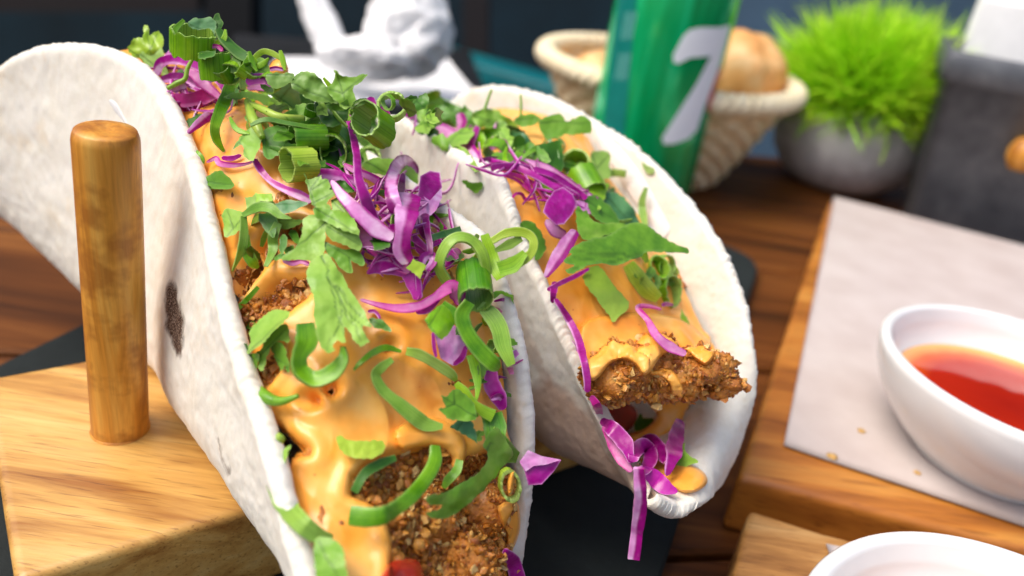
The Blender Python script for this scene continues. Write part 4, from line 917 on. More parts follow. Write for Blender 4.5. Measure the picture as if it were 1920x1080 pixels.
puddle('sauce_drip', 'sauce', [(740, 806), (790, 780), (838, 790), (868, 815), (876, 845), (870, 875), (859, 887), (845, 877), (844, 858), (828, 843), (790, 840), (752, 846)], .16, .12, 'sauce tongue dripping over the edge of the crust', 'sauce', rr_=18)
stem('herb_stem', 'scal', [(452, 706), (478, 728), (505, 748), (530, 752), (560, 742)], (10, 11, 12, 8, 4), .35, 'speckled forked stem poking out from the left rim', pale=.15)
stem('herb_stem', 'scaly', [(470, 768), (490, 765), (494, 785), (508, 808), (526, 824)], (9, 12, 9, 8, 9), .3, 'bent pale green stem below the speckled one', pale=.4)
gor('long leaf along the near tortilla rim at the bottom left', [(516, 850), (516, 890), (530, 935), (558, 975), (590, 1000), (624, 1008)], (30, 40, 42, 40, 34, 10), 'leaf', lift=(.5, .45, .4, .35, .3, .2), twist=(30, 20, 0), cup=.3)
lf('pointed tip of the long leaf at the bottom left', [(498, 862), (520, 856), (532, 842), (546, 833), (536, 860), (530, 885), (508, 890)], 'leaf', lift=.6)
lf('veined leaf at the bottom edge beside the rim', [(590, 1012), (622, 1008), (642, 1028), (648, 1050), (648, 1110), (602, 1110), (590, 1060)], 'leaf', lift=.4, base=(598, 1012))
lf('small rounded green pellet leaf at the bottom by the rim', [(556, 1030), (570, 1020), (584, 1030), (592, 1050), (590, 1066), (578, 1070), (564, 1052)], 'scal', lift=.4, th=.1, smooth=4, veins=False)
puddle('sauce_strip', 'sauce', [(935, 948), (968, 940), (976, 975), (974, 1000), (962, 1030), (945, 1048), (950, 1010), (940, 980)], .25, .2, 'orange sauce running down beside the right flap at the bottom', 'sauce', rr_=12)
cab('purple shred end at the bottom under the right flap', [(945, 1030), (962, 1055), (975, 1100)], (10, 28, 30), lift=.35)

# --- cabbage bunch of taco 1
cab('tall dark magenta shred standing upright left of the bunch', [(649, 206), (658, 240), (668, 285), (672, 330), (685, 372), (704, 425)], (9, 12, 14, 17, 22, 28), lift=(1.9, 1.6, 1.3, 1.0, .8, .5), d=None, twist=(0, 20, 10), smooth_d=True)
cab('broad lilac shred across the top left of the bunch', [(592, 325), (625, 332), (658, 342), (690, 352)], (20, 30, 22, 14), lift=.3, pale=(.5, .7, .8))
cab('narrow pink shred running level above the bunch', [(645, 308), (662, 318), (695, 332), (730, 352), (752, 368)], (7, 12, 16, 18, 12), lift=.55, pale=.6, pink=.4)
cab('pale lavender thick shred sloping through the bunch', [(622, 340), (642, 368), (672, 398), (705, 428), (738, 446)], (8, 22, 30, 32, 20), lift=.7, pale=(.9, 1, 1, .8), th=.1)
cab('long pink shred sloping down the left of the bunch', [(668, 412), (685, 440), (715, 468), (745, 492), (768, 510)], (14, 34, 38, 34, 16), lift=.4, pale=.9, pink=.85)
cab('dark magenta edge strip under the long pink shred', [(675, 462), (700, 474), (728, 488), (755, 506), (775, 530), (785, 562)], (7, 12, 15, 16, 30, 18), lift=.3)
cab('purple shred crossing behind the pale lavender one', [(660, 390), (690, 430), (720, 458), (746, 478)], (12, 18, 18, 16), lift=.35, pale=.1)
cab('dark magenta fold on the sauce at the foot of the bunch', [(688, 512), (708, 502), (730, 502), (762, 516)], (6, 24, 26, 10), lift=.3)
cab('tall curled leaf of the bunch bending over at its top', [(744, 400), (734, 360), (738, 325), (750, 303), (766, 304), (777, 318), (776, 332)], (26, 26, 24, 22, 20, 16, 12), lift=(.9, 1.1, 1.3, 1.4, 1.4, 1.3, 1.2), pale=(.1, .75, .9, .8, .7, .7), pink=.0, twist=(10, 0, 0, 20), th=.06)
cab('dark inner stroke of the tall curled leaf', [(752, 402), (742, 380), (752, 350), (756, 325)], (22, 22, 16, 8), lift=1.0)
cabp('bright violet square face at the top right of the bunch', [(783, 372), (788, 330), (806, 320), (825, 323), (829, 350), (824, 370), (806, 378), (798, 376)], lift=1.1, pale=0, th=.08)
cabp('pink web joining the bright violet face to the bunch', [(762, 368), (785, 362), (806, 376), (828, 352), (829, 370), (818, 394), (808, 404), (792, 402), (788, 422), (774, 420)], lift=.98, pale=.9)
cab('two tone violet and pink vertical shred in the bunch', [(768, 366), (762, 400), (756, 440), (754, 470), (766, 492)], (44, 42, 32, 34, 22), lift=(1.1, 1.0, .85, .7), pale=(.5, .55, .4, .45), th=.07)
cab('narrow magenta shred hanging at the right of the bunch', [(796, 402), (801, 430), (806, 458), (807, 478)], (16, 13, 12, 10), lift=.8)
cab('lilac curl at the foot of the narrow magenta shred', [(788, 498), (795, 482), (810, 478), (812, 492), (800, 508)], (14, 18, 14, 16, 12), lift=.65, pale=.4)
cab('dark magenta strand behind the two tone shred', [(738, 420), (735, 450), (742, 480), (755, 500)], (16, 20, 18, 12), lift=.45)
for i, pp in enumerate([[(700, 365), (725, 390), (742, 420)], [(785, 420), (800, 440), (830, 450)], [(775, 440), (790, 465), (800, 480)], [(820, 450), (838, 470), (858, 490)], [(835, 500), (850, 478), (862, 470)], [(705, 440), (730, 470), (750, 480)]]):
    cab(['buried dark shred left of the tall curled leaf', 'buried shred right of the two tone shred', 'buried shred below the violet face', 'buried dark shred left of the onion arch', 'buried shred under the onion arch', 'buried dark shred behind the pale lavender one'][i], pp, (10, 22, 12), lift=.3, grp='buried shreds of the big cabbage bunch')
cab('long thin shred lying across the sauce to the right', [(676, 562), (710, 572), (748, 578), (785, 574), (815, 558), (845, 538), (858, 552), (862, 572)], (6, 10, 16, 18, 16, 26, 34, 14), lift=(.2, .2, .25, .3, .45, .5), pale=.8, pink=.45)
cab('magenta underside below the long thin shred', [(780, 586), (800, 580), (825, 560)], (8, 16, 6), lift=.18)
cab('small pink arc right of the largest leaf', [(690, 584), (702, 584), (710, 592), (712, 600)], (6, 7, 6, 4), lift=.12, pale=.4)
lf('small bright onion chip on the cabbage', [(762, 502), (774, 485), (800, 498), (788, 522)], 'scaly', lift=.9, th=.12, veins=False)
gor('bluish narrow strip pointing right from the bunch', [(808, 446), (835, 438), (864, 428)], (12, 14, 9), 'leafb', lift=.8)
lf('tiny upright leaf above the bluish strip', [(822, 430), (826, 414), (831, 425), (829, 434)], 'scal', lift=.75)
lf('tiny green scrap lying on the middle tortilla flap', [(864, 340), (872, 337), (884, 344), (902, 342), (906, 348), (894, 361), (886, 358), (874, 350)], 'leaf', lift=.05, veins=False)

# --- green onion group on the right of taco 1
gor('big arch of green onion at the right of the near taco', [(838, 528), (824, 500), (834, 466), (856, 446), (884, 452), (904, 478), (910, 510), (906, 535)], (20, 18, 20, 20, 20, 22, 20, 14), 'scal', lift=(.5, .7, .9, 1.0, 1.0, .9, .8), cup=.6, pale=(.4, .3, .3, .2), th=.09, twist=25)
gor('green leaf strip falling between the onion arch and the loops', [(908, 440), (918, 470), (928, 500), (940, 522)], (16, 26, 28, 24), 'scal', lift=1.1)
gor('yellow green loop over the middle tortilla edge', [(922, 452), (950, 437), (982, 436), (1000, 450), (996, 474), (975, 490), (948, 502)], (12, 18, 18, 16, 18, 20, 14), 'scaly', lift=.9, cup=.5, d=15.6, th=.08)
gor('inner fold of the yellow green loop', [(928, 470), (955, 458), (978, 446)], (8, 18, 12), 'scaly', lift=.95, d=15.7, pale=.4)
gor('green onion band under the yellow green loop', [(935, 505), (962, 496), (985, 474)], (30, 30, 14), 'scal', lift=.9, d=15.55, cup=.4)
gon('upright green onion tube in the middle of the right hand group', (893, 562), 33, (.12, .62, .62), 82, 'scal', lift=1.2, wall=5, rot=0, sq=1, wob=.12)
gor('bright onion band hanging left below the tube', [(880, 566), (866, 592), (876, 625), (898, 655), (925, 682), (935, 690)], (24, 28, 30, 30, 30, 12), 'scal', lift=1.05, cup=.35, twist=10, th=.07)
gor('pale onion band hanging right below the tube', [(900, 572), (922, 592), (936, 616), (944, 650), (958, 685)], (20, 34, 34, 32, 16), 'scal', lift=.95, pale=.3, cup=.4, th=.07)
lf('glossy green leaf left of the hanging bands', [(796, 600), (812, 580), (832, 570), (850, 588), (853, 606), (838, 630), (828, 638), (808, 618)], 'scal', lift=.8, curl=.2)
gor('narrow strip bridging the glossy leaf and the bands', [(830, 568), (850, 586), (864, 606), (874, 626)], (12, 20, 20, 12), 'scal', lift=.9)
cabp('large pale pink cabbage leaf under the hanging bands', [(814, 622), (850, 608), (876, 636), (872, 662), (850, 686), (826, 672)], lift=.25, pale=.95)
cab('magenta edge of the large pale pink leaf', [(812, 622), (814, 650), (818, 670)], (6, 8, 5), lift=.4)
cab('purple lower rim of the large pale pink leaf', [(874, 648), (866, 670), (850, 684)], (8, 12, 8), lift=.35)
gor('green strip hanging down in front of the sauce at the right', [(884, 665), (892, 695), (896, 725), (893, 750)], (20, 20, 12, 5), 'scal', lift=.5)
lf('folded green leaf next to the hanging strip', [(892, 668), (915, 658), (918, 680), (904, 712), (897, 700)], 'scal', lift=.55, pale=.2)
cab('dark purple cabbage strip tucked along the right flap', [(922, 690), (922, 720), (935, 745), (944, 768)], (18, 30, 30, 14), lift=.4)
cab('pink lower end of the cabbage strip along the right flap', [(920, 748), (936, 744), (944, 752)], (8, 14, 8), lift=.5, pale=.4)
cab('small purple hook lying on the middle flap', [(926, 565), (945, 562), (962, 572)], (4, 7, 3), lift=.1)
cabp('small lilac chip beside the onion tube', [(925, 574), (936, 578), (943, 584), (935, 592), (926, 586)], lift=.3, pale=.7)
lf('little jagged leaf at the right side of the hanging bands', [(944, 625), (958, 634), (972, 642), (970, 648), (958, 648), (966, 658), (950, 650)], 'scal', lift=.5, veins=False)
lf('thin leaf arc on the flap right of the onion tube', [(922, 546), (945, 545), (962, 555), (965, 572), (956, 556), (940, 552), (925, 560)], 'scal', lift=.15, veins=False)
cabp('small mauve chip at the foot of the hanging bands', [(958, 660), (968, 655), (974, 664), (966, 672), (960, 670)], lift=.3, pale=.5)
cabp('small bright pink chip low beside the right flap', [(950, 690), (962, 688), (964, 702), (955, 702)], lift=.3, pale=.6)

# --- taco 2, back
gon('round green onion end at the back left of the farther taco', (735, 195), 28, (.1, -.3, .9), 18, 'scal', d=23.5, lift=0, wall=8, inner=.6)
cab('blurred purple tip at the far left of the farther taco', [(694, 182), (697, 196), (700, 205)], (12, 18, 8), d=23, lift=0)
cab('blurred magenta tip just below the leftmost one', [(715, 200), (722, 208), (730, 216)], (12, 15, 8), d=22.6, lift=0)
cab('short upright purple shred behind the middle tortilla corner', [(762, 184), (763, 205), (770, 225)], (10, 14, 14), d=22.6, lift=0)
for i, (pl, mt, dd_) in enumerate([([(775, 190), (800, 175), (822, 168), (828, 180), (842, 195), (838, 220), (815, 236), (790, 230), (778, 212)], 'leaf', 22.6), ([(800, 200), (828, 195), (846, 212), (842, 240), (815, 246), (800, 230)], 'leafd', 22.2),
        ([(830, 190), (862, 200), (885, 212), (880, 232), (850, 235), (835, 215)], 'leafd', 22.4), ([(868, 200), (880, 205), (892, 222), (885, 250), (868, 240)], 'leafd', 22.1),
        ([(885, 215), (908, 204), (940, 212), (968, 232), (975, 250), (950, 252), (920, 240), (896, 238)], 'leaf', 21.6), ([(900, 240), (935, 240), (975, 258), (990, 285), (970, 292), (935, 275), (905, 262)], 'scal', 21.3),
        ([(878, 240), (900, 238), (912, 262), (905, 285), (885, 275)], 'scal', 21.5), ([(955, 245), (985, 250), (998, 275), (992, 300), (970, 300), (960, 270)], 'leafb', 21.2), ([(808, 262), (830, 250), (842, 270), (838, 285), (820, 275)], 'leaf', 21.3)]):
    lf(['bushy leaf with a spiky tip at the back of the farther taco', 'dark leaf below the bushy spiky one', 'dark leaf right of the bushy spiky one', 'dark leaf behind the short pale purple knob', 'broad leaf with a thin stem rising from it', 'yellow green leaf under the broad stemmed leaf', 'green piece left of the upright magenta shred', 'bluish leaf at the right end of the back greens', 'small leaf between purple shred and middle tortilla'][i], pl, mt, d=dd_, lift=0, curl=.5)
gor('curved green piece lying along the middle tortilla edge', [(838, 284), (862, 284), (880, 300), (895, 322)], (8, 20, 18, 8), 'leaf', lift=.1, d=20.2)
stem('herb_stem', 'leaf', [(922, 168), (915, 186), (908, 208)], (2.2, 2.5, 3), 0, 'thin blurred stem standing up before the far flap', d=21.4)
stem('herb_stem', 'leaf', [(976, 178), (977, 198), (976, 218)], (2.2, 2.5, 3), 0, 'second thin blurred stem standing before the far flap', d=21.6)
lf('wavy two lobed leaf against the white far flap', [(1010, 228), (1030, 216), (1048, 214), (1062, 226), (1078, 222), (1096, 216), (1110, 230), (1106, 250), (1070, 252), (1040, 258), (1024, 262), (1014, 246)], 'leaf', d=21.0, lift=0)
lf('pale small leaf left of the wavy two lobed leaf', [(965, 225), (990, 212), (1012, 220), (1004, 232), (980, 240)], 'leaf', d=21.2, lift=0)
cab('blurred pale purple knob among the back greens', [(862, 212), (866, 228), (862, 245)], (14, 20, 14), d=21.6, lift=0, pale=.5)
cab('lilac shred running along the back of the farther taco', [(795, 250), (820, 240), (845, 250), (870, 268), (893, 292), (900, 305)], (12, 18, 24, 22, 18, 12), d=(21, 20.8, 20.5, 20.2), lift=0, pale=.65)
cab('upright magenta shred at the back of the farther taco', [(895, 236), (889, 256), (880, 282)], (11, 11, 12), d=20.4, lift=0)
cab('lilac arch of cabbage behind the bundle', [(908, 292), (925, 272), (942, 266), (958, 282), (972, 302)], (10, 13, 12, 13, 12), d=20.0, lift=0, pale=.6)
cab('small lilac hook beside the arch', [(984, 282), (994, 292), (986, 305), (970, 304)], (8, 12, 12, 8), d=19.8, lift=0, pale=.6)
for i, (pp, wd_, pa) in enumerate([([(898, 304), (935, 300), (975, 308), (1010, 328)], 14, .3), ([(920, 315), (965, 312), (1010, 326), (1052, 352), (1085, 372)], 14, 0), ([(985, 305), (1022, 315), (1060, 338), (1090, 360), (1120, 378)], 16, .75), ([(905, 300), (945, 308), (985, 320), (1030, 345), (1060, 362)], 12, .1), ([(1000, 316), (1040, 330), (1078, 356), (1100, 372)], 12, .0)]):
    cab(['flat purple shred at the left end of the blurred bundle', 'dark shred in the middle of the blurred bundle', 'pale upper shred of the blurred bundle', 'lowest dark shred of the blurred bundle', 'magenta shred at the right of the blurred bundle'][i], pp, wd_, lift=.3 + .12 * i, pale=pa)
cab('thin coral pink shred under the bundle', [(935, 322), (972, 330), (1000, 345), (1015, 362), (1024, 378)], (5, 8, 9, 8, 6), lift=.2, pale=.4, pink=1)
cab('second thin pink shred under the bundle', [(940, 328), (965, 336), (985, 350), (995, 360)], (4, 6, 6, 4), lift=.12, pale=.3, pink=1)
cab('wavy magenta thread on the sauce near the middle tortilla', [(956, 378), (966, 364), (978, 364), (986, 374), (1000, 372), (1012, 368)], (4, 5, 6, 6, 5, 3), lift=.08, pink=.8)
lf('flat yellow green slice under the purple bundle', [(1003, 335), (1020, 334), (1045, 350), (1040, 362), (1022, 360), (1008, 350)], 'scaly', lift=.25, veins=False, th=.08)
gon('round open green onion ring in the farther taco', (1080, 302), 27, (-.12, -.35, .95), 58, 'scaly', lift=1.0, wall=7, inner=.2)
lf('dark fringed leaf left of the round open ring', [(1012, 272), (1030, 266), (1050, 262), (1056, 290), (1055, 320), (1040, 322), (1022, 305), (1010, 298)], 'leafd', lift=.5, curl=.3)
gor('pale strip over the dark fringed leaf', [(1030, 262), (1040, 280), (1048, 300)], (8, 12, 5), 'leafb', lift=.8, pale=.3)
lf('pale green flap right of the round open ring', [(1108, 288), (1128, 283), (1144, 288), (1142, 312), (1146, 330), (1125, 338), (1110, 322)], 'leaf', lift=.7, pale=.3)
gor('short pale stick pointing right onto the white flap', [(1135, 326), (1155, 324), (1174, 326)], (14, 16, 14), 'leaf', lift=.35, pale=.6)
gon('green onion body below the round open ring', (1110, 362), 30, (.35, .75, .45), 52, 'scal', lift=.6, wall=6)
lf('bright green leaf under the pale flap', [(1096, 340), (1130, 335), (1140, 350), (1132, 375), (1112, 385), (1098, 365)], 'scal', lift=.75)
lf('large dark leaf right of the purple bundle', [(1125, 362), (1150, 360), (1172, 372), (1192, 400), (1198, 428), (1172, 420), (1148, 412), (1120, 400), (1115, 380)], 'leafb', lift=.5, curl=.3)
lf('dark leaf between purple cabbage and pale leaf', [(1098, 372), (1122, 368), (1150, 395), (1162, 418), (1140, 422), (1112, 405)], 'leafd', lift=.55)
gor('pale green strip standing before the white flap', [(1212, 352), (1204, 378), (1206, 405), (1212, 425)], (8, 14, 14, 8), 'leaf', lift=.4, pale=.5)
lf('faint green scrap stuck to the far white flap', [(1202, 306), (1214, 310), (1226, 318), (1222, 328), (1210, 322)], 'leaf', lift=.05, pale=.8, veins=False)
cabp('large round violet cabbage piece in the farther taco', [(1018, 398), (1024, 378), (1038, 358), (1056, 350), (1074, 364), (1082, 382), (1074, 400), (1058, 420), (1042, 422), (1028, 408)], lift=.85, pale=0, th=.1)
cabp('pink white cabbage chip right of the round violet piece', [(1080, 376), (1108, 376), (1116, 392), (1110, 402), (1090, 396), (1080, 400)], lift=.6, pale=.9)
cab('lilac shred below the round violet piece', [(1024, 412), (1040, 432), (1060, 442)], (12, 24, 18), lift=.5, pale=.95)
cab('lilac shred with a magenta edge standing by the middle tortilla', [(1080, 432), (1062, 458), (1042, 488), (1022, 520)], (16, 28, 26, 8), lift=(1.0, .8, .5, .3), pale=.6)
lf('dark green leaf behind the middle tortilla edge', [(975, 418), (998, 416), (1012, 432), (1024, 460), (1016, 480), (1004, 486), (996, 460), (986, 440)], 'leafd', lift=.35)
lf('upper toothed part of the big leaf in the farther taco', [(1080, 392), (1088, 388), (1094, 396), (1100, 393), (1108, 408), (1118, 417), (1150, 418), (1178, 421), (1156, 436), (1128, 444), (1104, 450), (1090, 446), (1082, 425)], 'leaf', lift=.95, curl=.15)
lf('biggest leaf of the farther taco reaching over the white flap', [(1062, 506), (1076, 496), (1060, 494), (1058, 486), (1072, 476), (1066, 472), (1086, 456), (1112, 446), (1130, 444), (1152, 434), (1180, 420), (1208, 420), (1236, 438), (1262, 455), (1288, 465), (1290, 474), (1280, 476), (1240, 473), (1214, 472), (1200, 482), (1176, 490), (1150, 498), (1120, 494), (1094, 502), (1080, 510), (1068, 512)], 'leaf', lift=1.05, base=(1290, 470), curl=.14, tilt=(.1, 0))
gor('green strip hanging from the biggest leaf', [(1196, 455), (1206, 475), (1214, 492)], (14, 16, 8), 'scal', lift=.95)
gon('green onion ring under the biggest leaf', (1238, 500), 26, (.25, -.35, .8), 36, 'scal', lift=.6, wall=5, inner=.3, sq=.8)
gon('thin green onion ring farthest right behind', (1252, 500), 22, (.6, .1, .8), 14, 'scal', lift=.5, wall=4, inner=.9, rot=20)
gon('green onion ring lying at the right end of the greens', (1264, 545), 32, (.75, -.05, .7), 42, 'scal', lift=.55, wall=5, inner=.75, sq=.85)
gor('flattened green onion behind the rings on the right', [(1178, 495), (1195, 520), (1215, 545), (1235, 560)], (24, 34, 34, 20), 'scaly', lift=.3, cup=.4)
lf('thick squared green onion slab on the sauce', [(1092, 518), (1104, 502), (1122, 497), (1136, 512), (1154, 540), (1180, 566), (1178, 580), (1149, 603), (1140, 590), (1118, 560), (1098, 535)], 'scal', lift=.42, th=.16, pale=.35, veins=False)
cab('short dark purple stick at the rim of the middle tortilla', [(1104, 504), (1078, 518), (1048, 532), (1026, 544)], (5, 9, 9, 7), lift=.4)
cab('knotted purple bit where the stick meets the rim', [(1042, 528), (1038, 545), (1036, 568)], (12, 14, 8), lift=.5)
cab('long curved magenta shred along the middle rim', [(1040, 560), (1062, 592), (1082, 630), (1093, 668), (1100, 705), (1101, 735)], (8, 13, 14, 14, 15, 12), lift=.45, pale=.12)
cab('pink and lilac shred bent over the crust', [(1240, 580), (1215, 574), (1196, 577), (1214, 600), (1230, 628), (1256, 650), (1286, 664)], (5, 8, 10, 12, 16, 19, 14), lift=.45, pale=(.7, .7, .6, .9, .9, .8), pink=.35)
cabp('small pale cabbage flap by the middle rim', [(1058, 632), (1070, 634), (1084, 650), (1086, 658), (1068, 662)], lift=.25, pale=.95)
cab('tiny dark purple bit by the ring at the right', [(1240, 572), (1250, 570), (1262, 572)], (6, 8, 5), lift=.4)
lf('faint green bit behind the sauce at the right', [(1278, 580), (1290, 600), (1294, 615), (1284, 616), (1276, 600)], 'scaly', lift=.15, veins=False)

# --- taco 2, open front end
puddle('sauce_drape', 'sauce', [(1085, 640), (1100, 600), (1180, 585), (1270, 595), (1315, 625), (1342, 655), (1326, 684), (1306, 676), (1284, 658), (1256, 660), (1236, 672), (1222, 694), (1206, 704), (1190, 684), (1166, 674), (1142, 684), (1124, 706), (1106, 714), (1094, 680)], .14, .22, 'creamy sauce draped over the top of the fried chicken in the farther taco', 'sauce', rr_=14, seed=4, pf=.1, step=2.2)
puddle('sauce_drip', 'sauce', [(1212, 688), (1226, 694), (1250, 690), (1268, 700), (1282, 728), (1280, 752), (1262, 752), (1256, 725), (1240, 708), (1220, 704)], .07, .10, 'thin sauce trickle across the crust at the open front', 'sauce', rr_=8, seed=5, pf=.1, step=2.2)
puddle('sauce_drip', 'sauce', [(1200, 735), (1296, 738), (1286, 772), (1270, 802), (1240, 822), (1215, 840), (1190, 850), (1172, 830), (1176, 815), (1200, 806), (1222, 790), (1228, 770)], .3, .15, 'sauce running down inside the open front of the farther taco', 'sauce', rr_=18)
puddle('sauce_pool', 'sauce', [(1200, 860), (1250, 850), (1300, 872), (1322, 888), (1326, 905), (1310, 920), (1285, 925), (1262, 916), (1240, 900), (1215, 880)], .28, .1, 'rounded pool of sauce at the front tip of the farther taco', 'sauce', rr_=22)
puddle('tomato_chunk', 'tomato', [(1128, 745), (1170, 750), (1196, 770), (1196, 795), (1172, 815), (1148, 800), (1132, 775)], .25, .1, 'dark tomato chunk inside the open front of the farther taco', 'tomato', rr_=20)
lf('small dark leaf deep in the open front', [(1188, 800), (1203, 774), (1208, 785), (1226, 784), (1224, 800), (1205, 814)], 'leafd', lift=.4)
lf('green leaf behind the upright purple blade', [(1272, 850), (1284, 830), (1288, 850), (1308, 864), (1296, 872), (1270, 878)], 'leaf', lift=.25, veins=False)
cab('small magenta shred on the rim above the purple leaf', [(1108, 742), (1120, 762), (1126, 784)], (10, 18, 10), lift=.5, pink=.6)
cab('bright purple leaf curving along the inner rim', [(1128, 788), (1150, 806), (1172, 832), (1184, 868)], (14, 30, 30, 12), lift=.6, pale=.0)
cab('pink inner face along the rim beside the purple leaf', [(1130, 800), (1150, 832), (1168, 862), (1184, 884)], (8, 22, 24, 10), lift=.4, pale=.95, pink=.7)
cab('curled purple roll at the front of the farther taco', [(1186, 866), (1192, 845), (1208, 836), (1220, 855), (1210, 880), (1196, 880)], (16, 28, 30, 28, 22, 10), lift=.7)
cab('dark folded shred right of the purple roll', [(1204, 826), (1222, 826), (1240, 848), (1256, 862), (1254, 874)], (14, 26, 30, 26, 14), lift=.85)
cab('upright purple blade near the front tip', [(1276, 788), (1268, 818), (1262, 850), (1250, 892)], (18, 30, 32, 8), lift=.7, twist=(20, 10), pale=.08)
cab('magenta shred pointing at the pool of sauce', [(1202, 880), (1225, 896), (1248, 914), (1270, 922)], (16, 36, 30, 8), lift=.45, pale=.1)
cab('long purple and lilac shred dangling from the front tip', [(1198, 878), (1200, 915), (1200, 950), (1194, 1000), (1188, 1048)], (20, 24, 24, 23, 20), lift=0, d=(14.5, 14.6, 14.8, 15.1, 15.2), pale=.42, th=.1, taper=False)

# cream on the far flap
puddle('cream_smear', 'cream', [(1118, 240), (1150, 262), (1185, 300), (1215, 345), (1240, 390), (1258, 430), (1245, 452), (1222, 440), (1200, 400), (1172, 360), (1150, 320), (1120, 280)], .10, .0, 'glossy white cream smeared on the inside of the far flap', 'cream', rr_=26)
puddle('cream_smear', 'cream', [(200, 186), (212, 184), (226, 200), (236, 222), (244, 234), (236, 236), (222, 222), (208, 204)], .05, .0, 'small white cream streak above the dowel top on the near flap', 'cream', rr_=8)

# --- chopped scraps that fill the heaps
def inside(poly, R):
    poly = np.array(poly, float); lo, hi = poly.min(0), poly.max(0)
    while True:
        p = lo + R.rand(2) * (hi - lo)
        if sdist(poly, p[None])[0] > 0: return p
def scraps(poly, n, kinds, where, seed, size=(11, 24), lift=(.1, .55)):
    R = np.random.RandomState(seed)
    for i in range(n):
        p = inside(poly, R); k = kinds[R.randint(len(kinds))]; s_ = size[0] + (size[1] - size[0]) * R.rand(); a0 = R.rand() * 6.28; l_ = lift[0] + (lift[1] - lift[0]) * R.rand()
        if k in ('leaf', 'leafd', 'leafb'):
            m = 9 + R.randint(5); ang = a0 + np.linspace(0, 2 * np.pi, m, endpoint=False) + R.randn(m) * .12; rad = s_ * (.62 + .5 * R.rand(m)) * (1 + .35 * np.cos(ang * 2 - a0))
            leafy('chopped_herb_scrap', k, np.c_[p[0] + np.cos(ang) * rad, p[1] + np.sin(ang) * rad * .8], lift=l_, tilt=tuple(R.randn(2) * 1.2), curl=.3, lab='small chopped herb scrap in the ' + where, cat=HL, grp='chopped herb scraps in the ' + where, seed=i + seed * 9, th=.02)
        elif k == 'ring':
            ring('green_onion_ring', 'scal' if R.rand() < .7 else 'scaly', p, s_ * .9, (R.randn() * .7, R.randn() * .6, .5 + R.rand() * .5), s_ * (.5 + R.rand() * .8), lift=l_, sq=.55 + .45 * R.rand(), rot=R.rand() * 180, wall=4, lab='small green onion ring in the ' + where, grp='small green onion rings in the ' + where, wob=.2, seed=i + seed)
        elif k == 'strip':
            d_ = np.array([math.cos(a0), math.sin(a0)]); nrm_ = np.array([-d_[1], d_[0]]); b_ = R.randn() * .5
            ribbon('green_onion_strip', 'scal' if R.rand() < .6 else 'leaf', [p - d_ * s_ * 1.3, p + nrm_ * b_ * s_ * .7, p + d_ * s_ * 1.3], (6, 11, 10, 4), lift=l_, twist=(R.randn() * 40, R.randn() * 40), cup=.5, lab='short green onion strip in the ' + where, cat=GO, grp='short green onion strips in the ' + where)
        else:
            d_ = np.array([math.cos(a0), math.sin(a0)]); nrm_ = np.array([-d_[1], d_[0]]); b_ = R.randn() * .8
            ribbon('cabbage_shred', 'cab', [p - d_ * s_ * 1.5, p - d_ * s_ * .5 + nrm_ * b_ * s_ * .6, p + d_ * s_ * .6 + nrm_ * b_ * s_ * .3, p + d_ * s_ * 1.4], (2, 6, 6, 2), lift=l_ * .8, twist=(R.randn() * 40, R.randn() * 40), pale=float(R.choice([0, .1, .4, .8])), lab='thin red cabbage shred in the ' + where, cat=CB, grp='thin red cabbage shreds in the ' + where)
scraps([(300, 150), (330, 60), (420, 60), (530, 110), (560, 150), (470, 180), (420, 180)], 22, ['leaf', 'leafd', 'ring', 'strip', 'strip', 'cab'], 'back heap of the near taco', 3)
scraps([(440, 190), (560, 150), (640, 170), (715, 220), (720, 290), (640, 310), (560, 300), (470, 250)], 40, ['leaf', 'leafd', 'leaf', 'leaf', 'strip', 'ring', 'leaf'], 'green heap in the upper middle', 5, (12, 26), (.05, .6))
scraps([(610, 320), (700, 300), (820, 330), (860, 500), (760, 520), (690, 470)], 30, ['cab', 'cab', 'cab', 'leafd', 'strip'], 'big cabbage bunch', 7, (16, 32), (.05, .45))
scraps([(830, 450), (910, 450), (960, 560), (960, 690), (900, 690), (830, 560)], 16, ['leaf', 'ring', 'strip', 'cab', 'leafd', 'strip'], 'onion group on the right of the near taco', 9, (10, 18), (.1, .5))
scraps([(705, 185), (780, 185), (880, 205), (990, 250), (1050, 270), (1010, 320), (930, 290), (800, 250)], 44, ['leaf', 'leafd', 'leaf', 'ring', 'strip', 'cab', 'leaf', 'leafd'], 'back greens of the farther taco', 11, (13, 26), (.1, .8))
scraps([(1040, 290), (1130, 320), (1200, 420), (1210, 480), (1100, 430), (1060, 340)], 24, ['leaf', 'leafd', 'ring', 'strip', 'cab', 'leafd'], 'middle greens of the farther taco', 13, (11, 22), (.1, .5))
scraps([(1170, 470), (1260, 490), (1285, 560), (1230, 560), (1180, 520)], 9, ['ring', 'leaf', 'strip'], 'right hand greens of the farther taco', 15, (11, 18), (.1, .4))
scraps([(420, 385), (560, 380), (680, 400), (680, 500), (560, 500), (450, 480)], 12, ['leafd', 'leaf', 'strip'], 'centre leaf cluster', 17, (8, 16), (.03, .2))
scraps([(440, 590), (540, 590), (540, 700), (470, 720)], 6, ['leafd', 'leaf'], 'left hand leaves', 19, (8, 15), (.03, .2))

